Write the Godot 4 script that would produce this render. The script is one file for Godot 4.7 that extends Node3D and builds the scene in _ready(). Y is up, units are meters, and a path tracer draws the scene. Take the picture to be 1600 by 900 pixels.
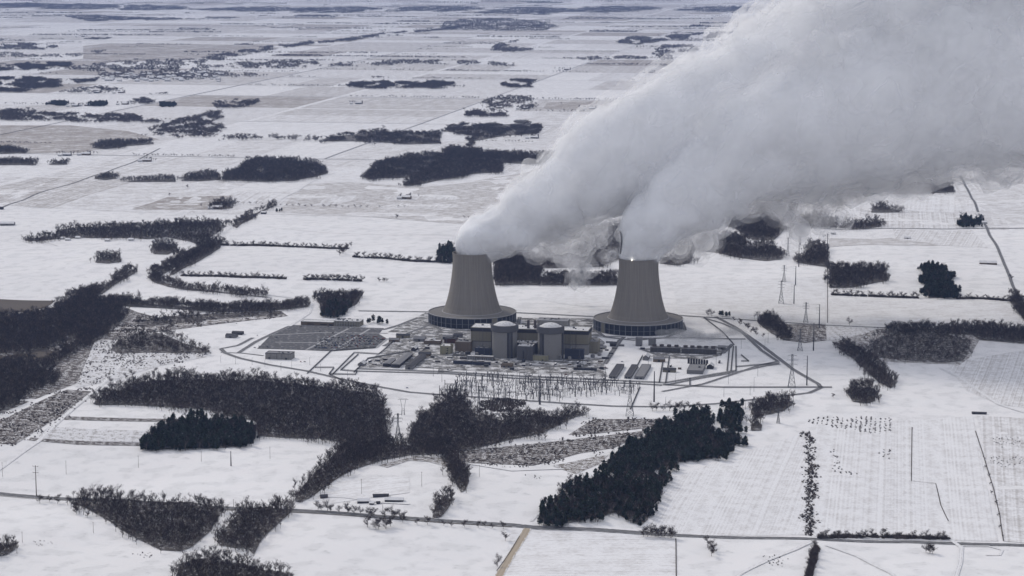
extends Node3D
# A nuclear power station with two steaming cooling towers in a snow-covered farming plain, seen from the air.
# The field grid of the plain is turned about ten degrees; EX runs along it to the right, EY away from the viewer.

const CAM_H := 770.0
const CAM_Z := 4320.0
const FOCAL := 3290.0
const PITCH := 9.15
const YAW := 0.18

var EX := Vector3(cos(YAW), 0, sin(YAW))
var EY := Vector3(sin(YAW), 0, -cos(YAW))
var M := {}          # materials
var T := {}          # textures
var V := {}          # shared meshes
var hill := FastNoiseLite.new()
var swell := FastNoiseLite.new()
var rng := RandomNumberGenerator.new()
var cp := cos(deg_to_rad(PITCH))
var sp := sin(deg_to_rad(PITCH))


func _ready():
	rng.seed = 11
	for s in [[hill, 3, 1.0 / 1700.0], [swell, 8, 1.0 / 430.0]]:
		s[0].seed = s[1]
		s[0].frequency = s[2]
		s[0].fractal_octaves = 2
	view_and_light()
	make_textures()
	make_materials()
	make_tree_meshes()
	build_ground()
	build_fields()
	build_roads()
	build_cooling_towers()
	build_plant()
	build_yard()
	build_woods()
	build_single_trees()
	build_poles()
	build_far_country()
	build_steam()


func view_and_light():
	var cam := Camera3D.new()
	cam.name = "camera"
	cam.fov = rad_to_deg(2.0 * atan(450.0 / FOCAL))
	cam.near = 5.0
	cam.far = 150000.0
	cam.position = Vector3(0, CAM_H, CAM_Z)
	cam.rotation_degrees = Vector3(-PITCH, 0, 0)
	add_child(cam)
	var e := Environment.new()
	e.background_mode = Environment.BG_SKY
	var sm := ProceduralSkyMaterial.new()
	sm.sky_top_color = Color(0.735, 0.745, 0.785)
	sm.sky_horizon_color = Color(0.785, 0.79, 0.815)
	sm.sky_curve = 0.2
	sm.ground_horizon_color = Color(0.70, 0.72, 0.78)
	sm.ground_bottom_color = Color(0.55, 0.57, 0.62)
	sm.sky_energy_multiplier = 1.0
	var sky := Sky.new()
	sky.sky_material = sm
	e.sky = sky
	e.tonemap_mode = Environment.TONE_MAPPER_LINEAR
	e.tonemap_exposure = 1.21
	e.sdfgi_enabled = true
	e.ssao_enabled = true
	e.ssil_enabled = true
	e.fog_enabled = true
	e.fog_density = 2.0e-5
	e.fog_light_color = Color(0.66, 0.77, 1.0)
	e.volumetric_fog_enabled = true
	e.volumetric_fog_density = 0.0
	var we := WorldEnvironment.new()
	we.name = "environment"
	we.environment = e
	add_child(we)
	var sun := DirectionalLight3D.new()
	sun.name = "sun"
	sun.light_energy = 0.45
	sun.light_angular_distance = 12.0
	sun.light_color = Color(1.0, 0.97, 0.93)
	sun.shadow_enabled = true
	sun.rotation_degrees = Vector3(-34, -140, 0)
	add_child(sun)


# ---------------------------------------------------------------- places

func height(x: float, z: float) -> float:
	var q := Vector2((x - 40.0) / 760.0, (z - 230.0) / 760.0).length()
	var d := CAM_Z - z
	var k := smoothstep(0.9, 1.7, q) * (1.0 - smoothstep(5600.0, 8600.0, d))
	if k <= 0.0:
		return 0.0
	return k * (hill.get_noise_2d(x, z) * 17.0 + swell.get_noise_2d(x, z) * 7.0)


func G(px: float, py: float) -> Vector3:            # the point of the ground that the photograph shows at a pixel of it
	var a := py - 450.0
	var d := Vector3(px - 800.0, -a * cp - FOCAL * sp, a * sp - FOCAL * cp)
	var h := 0.0
	var p := Vector3.ZERO
	for i in 5:
		p = Vector3(0, CAM_H, CAM_Z) + d * ((h - CAM_H) / d.y)
		h = height(p.x, p.z)
	return Vector3(p.x, h, p.z)


func seen_at(p: Vector3) -> Vector2:
	var q := p - Vector3(0, CAM_H, CAM_Z)
	var f := -(q.y * sp) - q.z * cp
	if f < 1.0:
		return Vector2(-9999, -9999)
	return Vector2(800.0 + FOCAL * q.x / f, 450.0 - FOCAL * (q.y * cp - q.z * sp) / f)


func px_per_m(p: Vector3) -> float:
	return FOCAL / p.distance_to(Vector3(0, CAM_H, CAM_Z))


func tall(px: float, base: float, top: float) -> float:   # metres of an upright thing between two rows
	return absf(base - top) / (px_per_m(G(px, base)) * 0.985)


func on(p: Vector3, lift := 0.0) -> Vector3:
	return Vector3(p.x, height(p.x, p.z) + lift, p.z)


func pts(s: String) -> PackedVector2Array:
	var r := PackedVector2Array()
	for w in s.split(" ", false):
		var c := w.split(",")
		r.append(Vector2(float(c[0]), float(c[1])))
	return r


func ground_pts(s: String) -> PackedVector3Array:
	var r := PackedVector3Array()
	for p in pts(s):
		r.append(G(p.x, p.y))
	return r


# ---------------------------------------------------------------- meshes

class MB:
	var v := PackedVector3Array()
	var n := PackedVector3Array()
	var c := PackedColorArray()
	var uv := PackedVector2Array()
	var col := Color.WHITE
	var tinted := false

	func tri(a: Vector3, b: Vector3, d: Vector3):
		var m := (d - a).cross(b - a).normalized()
		v.append(a); v.append(b); v.append(d)
		n.append(m); n.append(m); n.append(m)
		if tinted:
			c.append(col); c.append(col); c.append(col)

	func quad(a: Vector3, b: Vector3, d: Vector3, e: Vector3):   # clockwise from outside
		tri(a, b, d)
		tri(a, d, e)

	func quad_uv(a: Vector3, b: Vector3, d: Vector3, e: Vector3, r := Rect2(0, 0, 1, 1)):
		quad(a, b, d, e)
		var p := r.position
		var q := r.end
		for w in [Vector2(p.x, q.y), p, Vector2(q.x, p.y), Vector2(p.x, q.y), Vector2(q.x, p.y), q]:
			uv.append(w)

	func box(t: Transform3D, s: Vector3, top := true, bottom := true):
		var h := s * 0.5
		var p := []
		for k in 8:
			p.append(t * Vector3(h.x if k & 1 else -h.x, h.y if k & 2 else -h.y, h.z if k & 4 else -h.z))
		quad(p[4], p[6], p[7], p[5])
		quad(p[1], p[3], p[2], p[0])
		quad(p[0], p[2], p[6], p[4])
		quad(p[5], p[7], p[3], p[1])
		if top:
			quad(p[2], p[3], p[7], p[6])
		if bottom:
			quad(p[0], p[4], p[5], p[1])

	func at(x: float, y: float, z: float, sx: float, sy: float, sz: float, top := true, bottom := true):
		box(Transform3D(Basis(), Vector3(x, y, z)), Vector3(sx, sy, sz), top, bottom)

	func bar(a: Vector3, b: Vector3, r0: float, r1 := -1.0, sides := 4):
		if r1 < 0.0:
			r1 = r0
		var d := (b - a).normalized()
		var x := d.cross(Vector3.RIGHT if absf(d.x) < 0.8 else Vector3.UP).normalized()
		var y := x.cross(d)
		for k in sides:
			var t0 := TAU * (k + 0.5) / sides
			var t1 := TAU * (k + 1.5) / sides
			var e0 := x * cos(t0) + y * sin(t0)
			var e1 := x * cos(t1) + y * sin(t1)
			quad(a + e0 * r0, b + e0 * r1, b + e1 * r1, a + e1 * r0)
			if sides > 4:
				tri(b, b + e1 * r1, b + e0 * r1)

	func sliver(a: Vector3, b: Vector3, w: float, side: Vector3):
		tri(a - side * w, b, a + side * w)

	func lathe(rings: Array, seg: int, smooth := true, cap := false):   # rings: [radius, height]
		for i in rings.size() - 1:
			var r0: float = rings[i][0]
			var y0: float = rings[i][1]
			var r1: float = rings[i + 1][0]
			var y1: float = rings[i + 1][1]
			var slope := Vector2(y1 - y0, r0 - r1).normalized()
			for k in seg:
				var t0 := TAU * k / seg
				var t1 := TAU * (k + 1) / seg
				var e0 := Vector3(cos(t0), 0, sin(t0))
				var e1 := Vector3(cos(t1), 0, sin(t1))
				var at0 := v.size()
				quad(e1 * r0 + Vector3.UP * y0, e1 * r1 + Vector3.UP * y1, e0 * r1 + Vector3.UP * y1, e0 * r0 + Vector3.UP * y0)
				if smooth:
					var n0 := Vector3(e0.x * slope.x, slope.y, e0.z * slope.x)
					var n1 := Vector3(e1.x * slope.x, slope.y, e1.z * slope.x)
					for w in [n1, n1, n0, n1, n0, n0]:
						n[at0] = w
						at0 += 1
				var u0 := float(k) / seg
				var u1 := float(k + 1) / seg
				for w in [Vector2(u1, y0), Vector2(u1, y1), Vector2(u0, y1), Vector2(u1, y0), Vector2(u0, y1), Vector2(u0, y0)]:
					uv.append(w)
		if cap:
			var r: float = rings[-1][0]
			var y: float = rings[-1][1]
			for k in seg:
				tri(Vector3(0, y, 0), Vector3(cos(TAU * (k + 1) / seg) * r, y, sin(TAU * (k + 1) / seg) * r), Vector3(cos(TAU * k / seg) * r, y, sin(TAU * k / seg) * r))
				for w in 3:
					uv.append(Vector2(0.5, y))

	func mesh() -> ArrayMesh:
		var m := ArrayMesh.new()
		add_to(m)
		return m

	func add_to(m: ArrayMesh):
		if v.is_empty():
			return
		var a := []
		a.resize(Mesh.ARRAY_MAX)
		a[Mesh.ARRAY_VERTEX] = v
		a[Mesh.ARRAY_NORMAL] = n
		if tinted:
			a[Mesh.ARRAY_COLOR] = c
		if uv.size() == v.size():
			a[Mesh.ARRAY_TEX_UV] = uv
		m.add_surface_from_arrays(Mesh.PRIMITIVE_TRIANGLES, a)


# ---------------------------------------------------------------- nodes

func tag(o: Node, label: String, category := "", group := "", kind := ""):
	if label: o.set_meta("label", label)
	if category: o.set_meta("category", category)
	if group: o.set_meta("group", group)
	if kind: o.set_meta("kind", kind)


var used := {}

func plain(called: String) -> String:
	used[called] = used.get(called, -1) + 1
	return called if used[called] == 0 else "%s_%03d" % [called, used[called]]


func thing(called: String, label: String, category: String, where := Vector3.ZERO, turn := 0.0, group := "") -> Node3D:
	var o := Node3D.new()
	o.name = plain(called)
	o.position = where
	o.rotation.y = turn
	add_child(o)
	tag(o, label, category, group)
	return o


func part(called: String, mesh: Mesh, mat: Material, parent: Node, where := Vector3.ZERO, turn := 0.0) -> MeshInstance3D:
	var o := MeshInstance3D.new()
	o.name = called
	o.mesh = mesh
	o.material_override = mat
	o.position = where
	o.rotation.y = turn
	parent.add_child(o, true)
	return o


func single(called: String, mesh: Mesh, mat: Material, label: String, category: String, where := Vector3.ZERO, turn := 0.0, group := "") -> MeshInstance3D:
	var o := MeshInstance3D.new()
	o.name = plain(called)
	o.mesh = mesh
	if mat: o.material_override = mat
	o.position = where
	o.rotation.y = turn
	add_child(o)
	tag(o, label, category, group)
	return o


func structure(called: String, mesh: Mesh, mat: Material, label := "") -> MeshInstance3D:
	var o := MeshInstance3D.new()
	o.name = plain(called)
	o.mesh = mesh
	o.material_override = mat
	add_child(o)
	tag(o, label, "", "", "structure")
	return o


func copy_of(o: Node3D, label: String, where: Vector3, turn := 0.0, size := 1.0) -> Node3D:
	var c: Node3D = o.duplicate()
	c.name = plain(str(o.get_meta("stem")))
	add_child(c)
	c.position = where
	c.rotation.y = turn
	c.scale = Vector3.ONE * size
	c.set_meta("label", label)
	return c


const ONES := ["", "first", "second", "third", "fourth", "fifth", "sixth", "seventh", "eighth", "ninth", "tenth", "eleventh", "twelfth", "thirteenth", "fourteenth", "fifteenth", "sixteenth", "seventeenth", "eighteenth", "nineteenth"]
const TENS := ["", "", "twenty", "thirty", "forty", "fifty", "sixty", "seventy", "eighty", "ninety"]

func nth(i: int) -> String:
	if i < 20:
		return ONES[i]
	if i % 10 == 0:
		return TENS[i / 10].trim_suffix("y") + "ieth"
	return TENS[i / 10] + "-" + ONES[i % 10]


# ---------------------------------------------------------------- surfaces

func lin(r: float, g: float, b: float) -> Color:
	return Color(r, g, b).linear_to_srgb()


func noise_image(size: int, freq: float, octaves := 4, kind := FastNoiseLite.TYPE_SIMPLEX_SMOOTH, seed_ := 1) -> Image:
	var n := FastNoiseLite.new()
	n.noise_type = kind
	n.seed = seed_
	n.frequency = freq
	n.fractal_octaves = octaves
	return n.get_seamless_image(size, size)


func painted(w: int, h: int, f: Callable) -> ImageTexture:
	var im := Image.create(w, h, false, Image.FORMAT_RGB8)
	for y in h:
		for x in w:
			var c: Color = f.call(x, y)
			im.set_pixel(x, y, c.linear_to_srgb())
	return ImageTexture.create_from_image(im)


func make_textures():
	var a := noise_image(256, 0.02, 5)
	var b := noise_image(256, 0.09, 3, FastNoiseLite.TYPE_SIMPLEX_SMOOTH, 5)
	var c := noise_image(256, 0.012, 3, FastNoiseLite.TYPE_SIMPLEX_SMOOTH, 9)
	var line := FastNoiseLite.new()
	line.frequency = 0.11
	line.fractal_octaves = 3
	# windblown snow with a little dead grass in it: multiplied with the colour of the ground
	T.snow = painted(256, 256, func(x, y):
		var s: float = a.get_pixel(x, y).r
		var g: float = b.get_pixel(x, y).r
		var k := 1.0 - 0.10 * smoothstep(0.42, 0.8, s) - 0.16 * smoothstep(0.62, 0.9, g) * smoothstep(0.35, 0.65, s)
		return Color(k, k * 0.997, k * 0.99))
	# stubble rows showing through snow, four strengths; the rows run along v
	for level in 4:
		var much: float = [0.2, 0.42, 0.64, 0.9][level]
		T["rows%d" % level] = painted(256, 256, func(x, y):
			var edge := minf(1.0, minf(x, 255 - x) / 20.0)
			var r := (line.get_noise_1d(x * 1.0 + level * 900.0) * edge) * 0.5 + 0.5
			var s: float = a.get_pixel((x + 70 * level) % 256, y).r
			var g: float = b.get_pixel(x, (y + 40 * level) % 256).r
			var k: float = clampf((r * 0.55 + s * 0.35 + g * 0.35 - 0.62 + much * 0.42) * 2.3, 0.0, 1.0) * (0.35 + 0.65 * much)
			return Color(0.80, 0.80, 0.81).lerp(Color(0.30, 0.27, 0.245), k))
	# rough grass and brush with snow between
	for level in 3:
		T["brush%d" % level] = painted(256, 256, func(x, y):
			var g: float = b.get_pixel(x, y).r
			var s: float = a.get_pixel(x, y).r
			var k: float = clampf((g * 0.8 + s * 0.6 - [0.76, 0.54, 0.44][level]) * 4.0, 0.0, 1.0)
			return Color(0.70, 0.70, 0.71).lerp(Color(0.13, 0.105, 0.085) if level < 2 else Color(0.082, 0.068, 0.06), k))
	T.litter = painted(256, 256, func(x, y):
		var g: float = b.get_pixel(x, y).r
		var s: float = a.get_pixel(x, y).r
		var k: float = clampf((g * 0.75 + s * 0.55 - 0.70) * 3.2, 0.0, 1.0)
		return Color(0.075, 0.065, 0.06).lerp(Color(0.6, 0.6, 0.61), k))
	# plain road: u across, v along; wheel tracks bare, snow left between and at the edges
	T.road = painted(64, 256, func(x, y):
		var u: float = absf(x / 63.0 - 0.5) * 2.0
		var s: float = a.get_pixel(x * 4, y).r
		var bare: float = smoothstep(1.0, 0.85, u + (s - 0.5) * 0.5)
		var k: float = bare * (0.95 - 0.35 * smoothstep(0.14, 0.0, u) + (s - 0.5) * 0.35)
		return Color(0.66, 0.66, 0.67).lerp(Color(0.10, 0.10, 0.105), clampf(k, 0.0, 1.0)))
	T.gravel = painted(64, 256, func(x, y):
		var u: float = absf(x / 63.0 - 0.5) * 2.0
		var s: float = a.get_pixel(x * 4, y).r
		var track: float = smoothstep(0.16, 0.0, absf(u - 0.45))
		var k: float = clampf(smoothstep(1.0, 0.75, u + (s - 0.5) * 0.6), 0.0, 1.0)
		var base := Color(0.40, 0.335, 0.255).lerp(Color(0.27, 0.225, 0.17), track * 0.8).lerp(Color(0.5, 0.45, 0.38), s * 0.3)
		return Color(0.70, 0.69, 0.68).lerp(base, k))
	T.trail = painted(64, 256, func(x, y):
		var u: float = absf(x / 63.0 - 0.5) * 2.0
		var s: float = a.get_pixel(x * 4, y).r
		var track: float = smoothstep(0.2, 0.0, absf(u - 0.5)) * smoothstep(0.3, 0.6, s)
		return Color(0.78, 0.78, 0.79).lerp(Color(0.24, 0.22, 0.2), track * 0.75))
	# parking lot: salted asphalt with drifts
	T.lot = painted(256, 256, func(x, y):
		var s: float = a.get_pixel(x, y).r
		var g: float = b.get_pixel(x, y).r
		var k: float = clampf((s * 0.9 + g * 0.2 - 0.66) * 2.2, 0.0, 0.5)
		return Color(0.095, 0.095, 0.10).lerp(Color(0.45, 0.45, 0.46), k))
	T.old_snow = painted(256, 256, func(x, y):
		var s: float = a.get_pixel(x, y).r
		var g: float = b.get_pixel(x, y).r
		var k: float = clampf((s * 0.8 + g * 0.4 - 0.6) * 2.5, 0.0, 1.0)
		return Color(0.66, 0.66, 0.67).lerp(Color(0.20, 0.195, 0.19), k))
	# trodden gravel and slush of the station yards
	T.slush = painted(256, 256, func(x, y):
		var s: float = a.get_pixel(x, y).r
		var g: float = b.get_pixel(x, y).r
		var k: float = clampf((s * 0.8 + g * 0.5 - 0.54) * 3.0, 0.0, 1.0)
		return Color(0.14, 0.135, 0.13).lerp(Color(0.62, 0.62, 0.63), k))
	# poured concrete shell: faint upright ribs, lift joints and long rain stains; u runs round it four times
	var stain := FastNoiseLite.new()
	stain.frequency = 0.05
	stain.fractal_octaves = 4
	T.shell = painted(256, 512, func(x, y):
		var edge := minf(1.0, minf(x, 255 - x) / 16.0)
		var low: float = y / 511.0
		var s := stain.get_noise_2d(x * 0.9, y * 0.045) * edge
		var t := stain.get_noise_2d(x * 3.0 + 500.0, y * 0.10) * edge
		var k := 1.0 + 0.20 * s + 0.09 * t
		if x % 8 < 2: k -= 0.03
		if y % 32 < 2: k -= 0.07
		k -= 0.4 * maxf(0.0, t - 0.05) * smoothstep(0.55, 0.05, low)
		return Color(0.21, 0.194, 0.173) * k)
	T.cement = painted(256, 256, func(x, y):
		var s: float = a.get_pixel(x, (y * 3) % 256).r
		var k := 0.86 + 0.28 * s
		if y % 32 < 2 or x % 64 < 2: k -= 0.1
		return Color(0.215, 0.21, 0.205) * k)
	T.siding = painted(128, 128, func(x, y):
		var s: float = c.get_pixel(x, y).r
		var k := 0.94 + 0.12 * s - (0.10 if x % 8 < 2 else 0.0) - (0.05 if y % 64 < 2 else 0.0)
		return Color(k, k, k))


func matte(color: Color, tex: Texture2D = null, scale := 0.0, rough := 0.9) -> StandardMaterial3D:
	var m := StandardMaterial3D.new()
	m.albedo_color = color
	m.roughness = rough
	m.metallic_specular = 0.3
	if tex:
		m.albedo_texture = tex
	if scale > 0.0:
		m.uv1_triplanar = true
		m.uv1_scale = Vector3.ONE * scale
	return m


func make_materials():
	M.ground = matte(Color.WHITE, T.snow, 1.0 / 260.0, 1.0)
	M.ground.uv1_world_triplanar = true
	M.ground.vertex_color_use_as_albedo = true
	M.ground.metallic_specular = 0.1
	for k in 4:
		M["rows%d" % k] = matte(Color.WHITE, T["rows%d" % k], 0.0, 1.0)
	for k in 3:
		M["brush%d" % k] = matte(Color.WHITE, T["brush%d" % k], 0.0, 1.0)
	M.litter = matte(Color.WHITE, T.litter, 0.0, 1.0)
	M.road = matte(Color.WHITE, T.road)
	M.gravel = matte(Color.WHITE, T.gravel)
	M.trail = matte(Color.WHITE, T.trail)
	M.lot = matte(Color.WHITE, T.lot)
	M.old_snow = matte(Color.WHITE, T.old_snow, 1.0 / 30.0)
	M.slush = matte(Color.WHITE, T.slush)
	M.lane = matte(lin(0.13, 0.13, 0.135))
	M.track = matte(lin(0.36, 0.36, 0.37))
	M.bare_soil = matte(lin(0.095, 0.08, 0.068), T.snow, 1.0 / 60.0)
	M.snow = matte(lin(0.80, 0.80, 0.81), T.snow, 1.0 / 90.0, 1.0)
	M.grey_roof = matte(lin(0.22, 0.22, 0.23), T.snow, 1.0 / 20.0)
	M.dark_roof = matte(lin(0.07, 0.07, 0.08), T.snow, 1.0 / 20.0)
	M.shell = matte(Color.WHITE, T.shell)
	M.shell.uv1_scale = Vector3(8, 1.0 / 146.0, 1)
	M.cement = matte(Color.WHITE, T.cement, 1.0 / 24.0)
	M.dark_cement = matte(lin(0.44, 0.45, 0.5), T.cement, 1.0 / 24.0)
	M.deck = matte(lin(0.195, 0.187, 0.178), T.snow, 1.0 / 50.0)
	M.louvre = matte(lin(0.028, 0.034, 0.05), null, 0.0, 0.5)
	M.column = matte(lin(0.21, 0.22, 0.25))
	M.coping = matte(lin(0.38, 0.38, 0.39))
	for s in [["tan", 0.19, 0.177, 0.14], ["cream", 0.27, 0.255, 0.18], ["grey_steel", 0.16, 0.16, 0.165], ["blue_steel", 0.035, 0.04, 0.06], ["dark_steel", 0.04, 0.04, 0.048], ["brown_steel", 0.145, 0.115, 0.088], ["red_steel", 0.07, 0.035, 0.03], ["white_steel", 0.5, 0.5, 0.51]]:
		M[s[0]] = matte(lin(s[1], s[2], s[3]), T.siding, 1.0 / 6.0, 0.7)
	M.slat = matte(lin(0.085, 0.075, 0.075))
	M.glass = matte(lin(0.02, 0.022, 0.03), null, 0.0, 0.25)
	M.iron = matte(lin(0.045, 0.045, 0.055), null, 0.0, 0.6)
	M.zinc = matte(lin(0.12, 0.125, 0.135), null, 0.0, 0.6)
	M.pole_wood = matte(lin(0.12, 0.10, 0.085))
	M.porcelain = matte(lin(0.07, 0.065, 0.07), null, 0.0, 0.4)
	M.bark = matte(lin(0.125, 0.115, 0.11))
	M.twig = matte(lin(0.058, 0.052, 0.054))
	M.needle = matte(lin(0.022, 0.029, 0.026))
	M.tree = matte(Color.WHITE)
	M.tree.vertex_color_use_as_albedo = true
	for k in ["bark", "twig", "needle", "tree"]:
		M[k].metallic_specular = 0.1
		M[k].cull_mode = BaseMaterial3D.CULL_DISABLED
	for s in [["car_black", 0.02, 0.02, 0.025], ["car_grey", 0.16, 0.17, 0.18], ["car_red", 0.16, 0.025, 0.02], ["car_white", 0.6, 0.6, 0.6], ["car_blue", 0.03, 0.05, 0.12]]:
		M[s[0]] = matte(lin(s[1], s[2], s[3]), null, 0.0, 0.35)
	M.chain = matte(Color(0.16, 0.16, 0.18, 0.62))
	M.chain.transparency = BaseMaterial3D.TRANSPARENCY_ALPHA
	M.chain.cull_mode = BaseMaterial3D.CULL_DISABLED


# ---------------------------------------------------------------- trees

const TRUNK := Color(0.18, 0.165, 0.155)
const TWIG := Color(0.056, 0.047, 0.044)
const NEEDLE := Color(0.027, 0.036, 0.029)

func bare(seed_: int, h: float, spread: float, twigs: int, wide: float, upright := 0.0, low := 0.0) -> Array:   # [trunk and limbs, crown of twigs]
	var r := RandomNumberGenerator.new()
	r.seed = seed_
	var wood := MB.new()
	var crown := MB.new()
	wood.tinted = true
	wood.col = TRUNK
	crown.tinted = true
	crown.col = TWIG
	var fork := h * (r.randf_range(0.2, 0.3) - low)
	var top := Vector3(r.randf_range(-0.4, 0.4), h * 0.72, r.randf_range(-0.4, 0.4))
	wood.bar(Vector3(0, -0.6, 0), Vector3(0, fork, 0), h * 0.024, h * 0.017, 5)
	wood.bar(Vector3(0, fork, 0), top, h * 0.017, h * 0.004, 4)
	var limbs := 8
	var tips := [top]
	for k in limbs:
		var t := TAU * (k + r.randf()) / limbs
		var from := Vector3(0, lerpf(fork, h * 0.62, float(k) / limbs), 0)
		var reach := spread * r.randf_range(0.55, 0.95)
		var to := from + Vector3(cos(t) * reach, h * r.randf_range(0.16, 0.36), sin(t) * reach)
		wood.bar(from, to, h * 0.010, h * 0.002, 3)
		tips.append(to)
		tips.append(from.lerp(to, 0.75))
		tips.append(from.lerp(to, 0.45))
	for k in twigs:
		var from: Vector3 = tips[r.randi() % tips.size()]
		var dir := Vector3(r.randfn() * (0.8 - 0.4 * upright), r.randf_range(-0.1 + 0.5 * upright, 1.1), r.randfn() * (0.8 - 0.4 * upright)).normalized()
		from += Vector3(r.randfn(), r.randfn() * 0.8, r.randfn()) * spread * 0.16
		var far := from + dir * h * r.randf_range(0.09, 0.19)
		if far.y > h: far.y = h * r.randf_range(0.93, 1.0)
		var side := dir.cross(Vector3(r.randfn(), r.randfn(), r.randfn())).normalized()
		crown.sliver(from, far, wide * r.randf_range(0.6, 1.3), side)
	return [wood, crown]


func conifer(seed_: int, h: float, spread: float) -> Array:
	var r := RandomNumberGenerator.new()
	r.seed = seed_
	var wood := MB.new()
	var crown := MB.new()
	wood.tinted = true
	wood.col = TRUNK * 0.7
	crown.tinted = true
	wood.bar(Vector3(0, -0.6, 0), Vector3(0, h * 0.95, 0), h * 0.016, h * 0.003, 4)
	for tier in 12:                            # rounded, ragged pine tops
		var f := tier / 11.0
		var y := h * lerpf(0.26, 0.95, f)
		var reach := spread * sqrt(maxf(0.06, 1.0 - pow(absf(f - 0.25) / 0.78, 2.2))) * r.randf_range(0.7, 1.15)
		for k in 10:
			var t := TAU * (k + r.randf()) / 10.0
			var q := reach * r.randf_range(0.55, 1.2)
			crown.col = NEEDLE * r.randf_range(0.6, 1.9) if r.randf() < 0.975 else Color(0.16, 0.16, 0.165)
			var to := Vector3(cos(t) * q, y + q * r.randf_range(-0.3, 0.35), sin(t) * q)
			crown.sliver(to, Vector3(0, y + h * 0.03, 0).lerp(to, 0.05), q * 0.34 + 0.2, Vector3(-sin(t), r.randf_range(-0.6, 0.6), cos(t)))
			crown.sliver(to * 0.7 + Vector3(0, y * 0.3 - 0.5, 0), to + Vector3(0, h * 0.05, 0), q * 0.26 + 0.2, Vector3(-sin(t), 0.5, cos(t)))
	return [wood, crown]


func shrub(seed_: int, h: float) -> MB:
	var r := RandomNumberGenerator.new()
	r.seed = seed_
	var m := MB.new()
	m.tinted = true
	for k in 70:
		var t := r.randf() * TAU
		var from := Vector3(cos(t), 0, sin(t)) * h * r.randf() * 0.4
		var to := from + Vector3(cos(t) * r.randf_range(0.0, 0.5), r.randf_range(0.45, 1.0), sin(t) * r.randf_range(0.0, 0.5)) * h
		m.col = TWIG * r.randf_range(1.0, 2.4)
		m.sliver(from, to, h * 0.045, Vector3(r.randfn(), 0.2, r.randfn()).normalized())
	return m


func joined(a: Array) -> ArrayMesh:
	var m := ArrayMesh.new()
	for k in a:
		k.add_to(m)
	return m


func make_tree_meshes():
	V.bare = []
	V.bare_parts = []
	V.pine = []
	V.pine_parts = []
	V.far_tree = []
	V.far_pine = []
	V.shrub = []
	for k in 5:
		var a := bare(40 + k, 15.0 + k * 0.8, 4.2 + (k % 3) * 0.6, 150, 0.15, 1.0)
		V.bare.append(joined(a))
		var single_tree := bare(140 + k, 15.0 + k * 0.6, 5.7 + (k % 3) * 0.6, 460, 0.16, 0.0, 0.12)
		V.bare_parts.append([single_tree[0].mesh(), single_tree[1].mesh()])
		var b := conifer(70 + k, 13.0 + k, 3.5 + 0.3 * (k % 3))
		V.pine.append(joined(b))
		V.pine_parts.append([b[0].mesh(), b[1].mesh()])
	for k in 3:
		V.far_tree.append(joined(bare(90 + k, 14.0 + k, 7.5, 90, 0.55)))
		V.far_pine.append(joined(conifer(95 + k, 13.0, 4.0)))
		V.shrub.append(shrub(80 + k, 3.2).mesh())


# ---------------------------------------------------------------- ground, fields, roads

var layer := 0.0

func next_layer(lift: float) -> float:      # no two sheets lie at the same height
	layer += 0.005
	return lift + layer


func build_ground():
	var xs := PackedFloat32Array()
	var zs := PackedFloat32Array()
	var x := 0.0
	var step := 36.0
	while x < 70000.0:
		xs.append(x)
		if x > 0.0: xs.append(-x)
		if x > 2500.0: step *= 1.12
		x += step
	xs.sort()
	for d in [-60000.0, -30000.0, -12000.0, -5000.0, -2000.0, 0.0, 900.0, 1500.0]:
		zs.append(CAM_Z - d)
	var d := 1900.0
	step = 36.0
	while d < 90000.0:
		zs.append(CAM_Z - d)
		if d > 8600.0: step *= 1.08
		d += step
	var v := PackedVector3Array()
	var n := PackedVector3Array()
	var c := PackedColorArray()
	var ix := PackedInt32Array()
	var tone := FastNoiseLite.new()
	tone.seed = 21
	tone.frequency = 1.0 / 520.0
	tone.fractal_octaves = 4
	var w := xs.size()
	for j in zs.size():
		for i in w:
			var p := Vector3(xs[i], height(xs[i], zs[j]), zs[j])
			v.append(p)
			var e := 18.0
			n.append(Vector3(height(p.x - e, p.z) - height(p.x + e, p.z), 2.0 * e, height(p.x, p.z - e) - height(p.x, p.z + e)).normalized())
			var k := 0.80 + 0.05 * tone.get_noise_2d(p.x, p.z)
			c.append(Color(k, k * 0.998, k * 1.008))
			if i > 0 and j > 0:
				var q := j * w + i
				for u in [q - w - 1, q, q - w, q - w - 1, q - 1, q]:
					ix.append(u)
	var a := []
	a.resize(Mesh.ARRAY_MAX)
	a[Mesh.ARRAY_VERTEX] = v
	a[Mesh.ARRAY_NORMAL] = n
	a[Mesh.ARRAY_COLOR] = c
	a[Mesh.ARRAY_INDEX] = ix
	var m := ArrayMesh.new()
	m.add_surface_from_arrays(Mesh.PRIMITIVE_TRIANGLES, a)
	structure("snowy_ground", m, M.ground)


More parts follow.
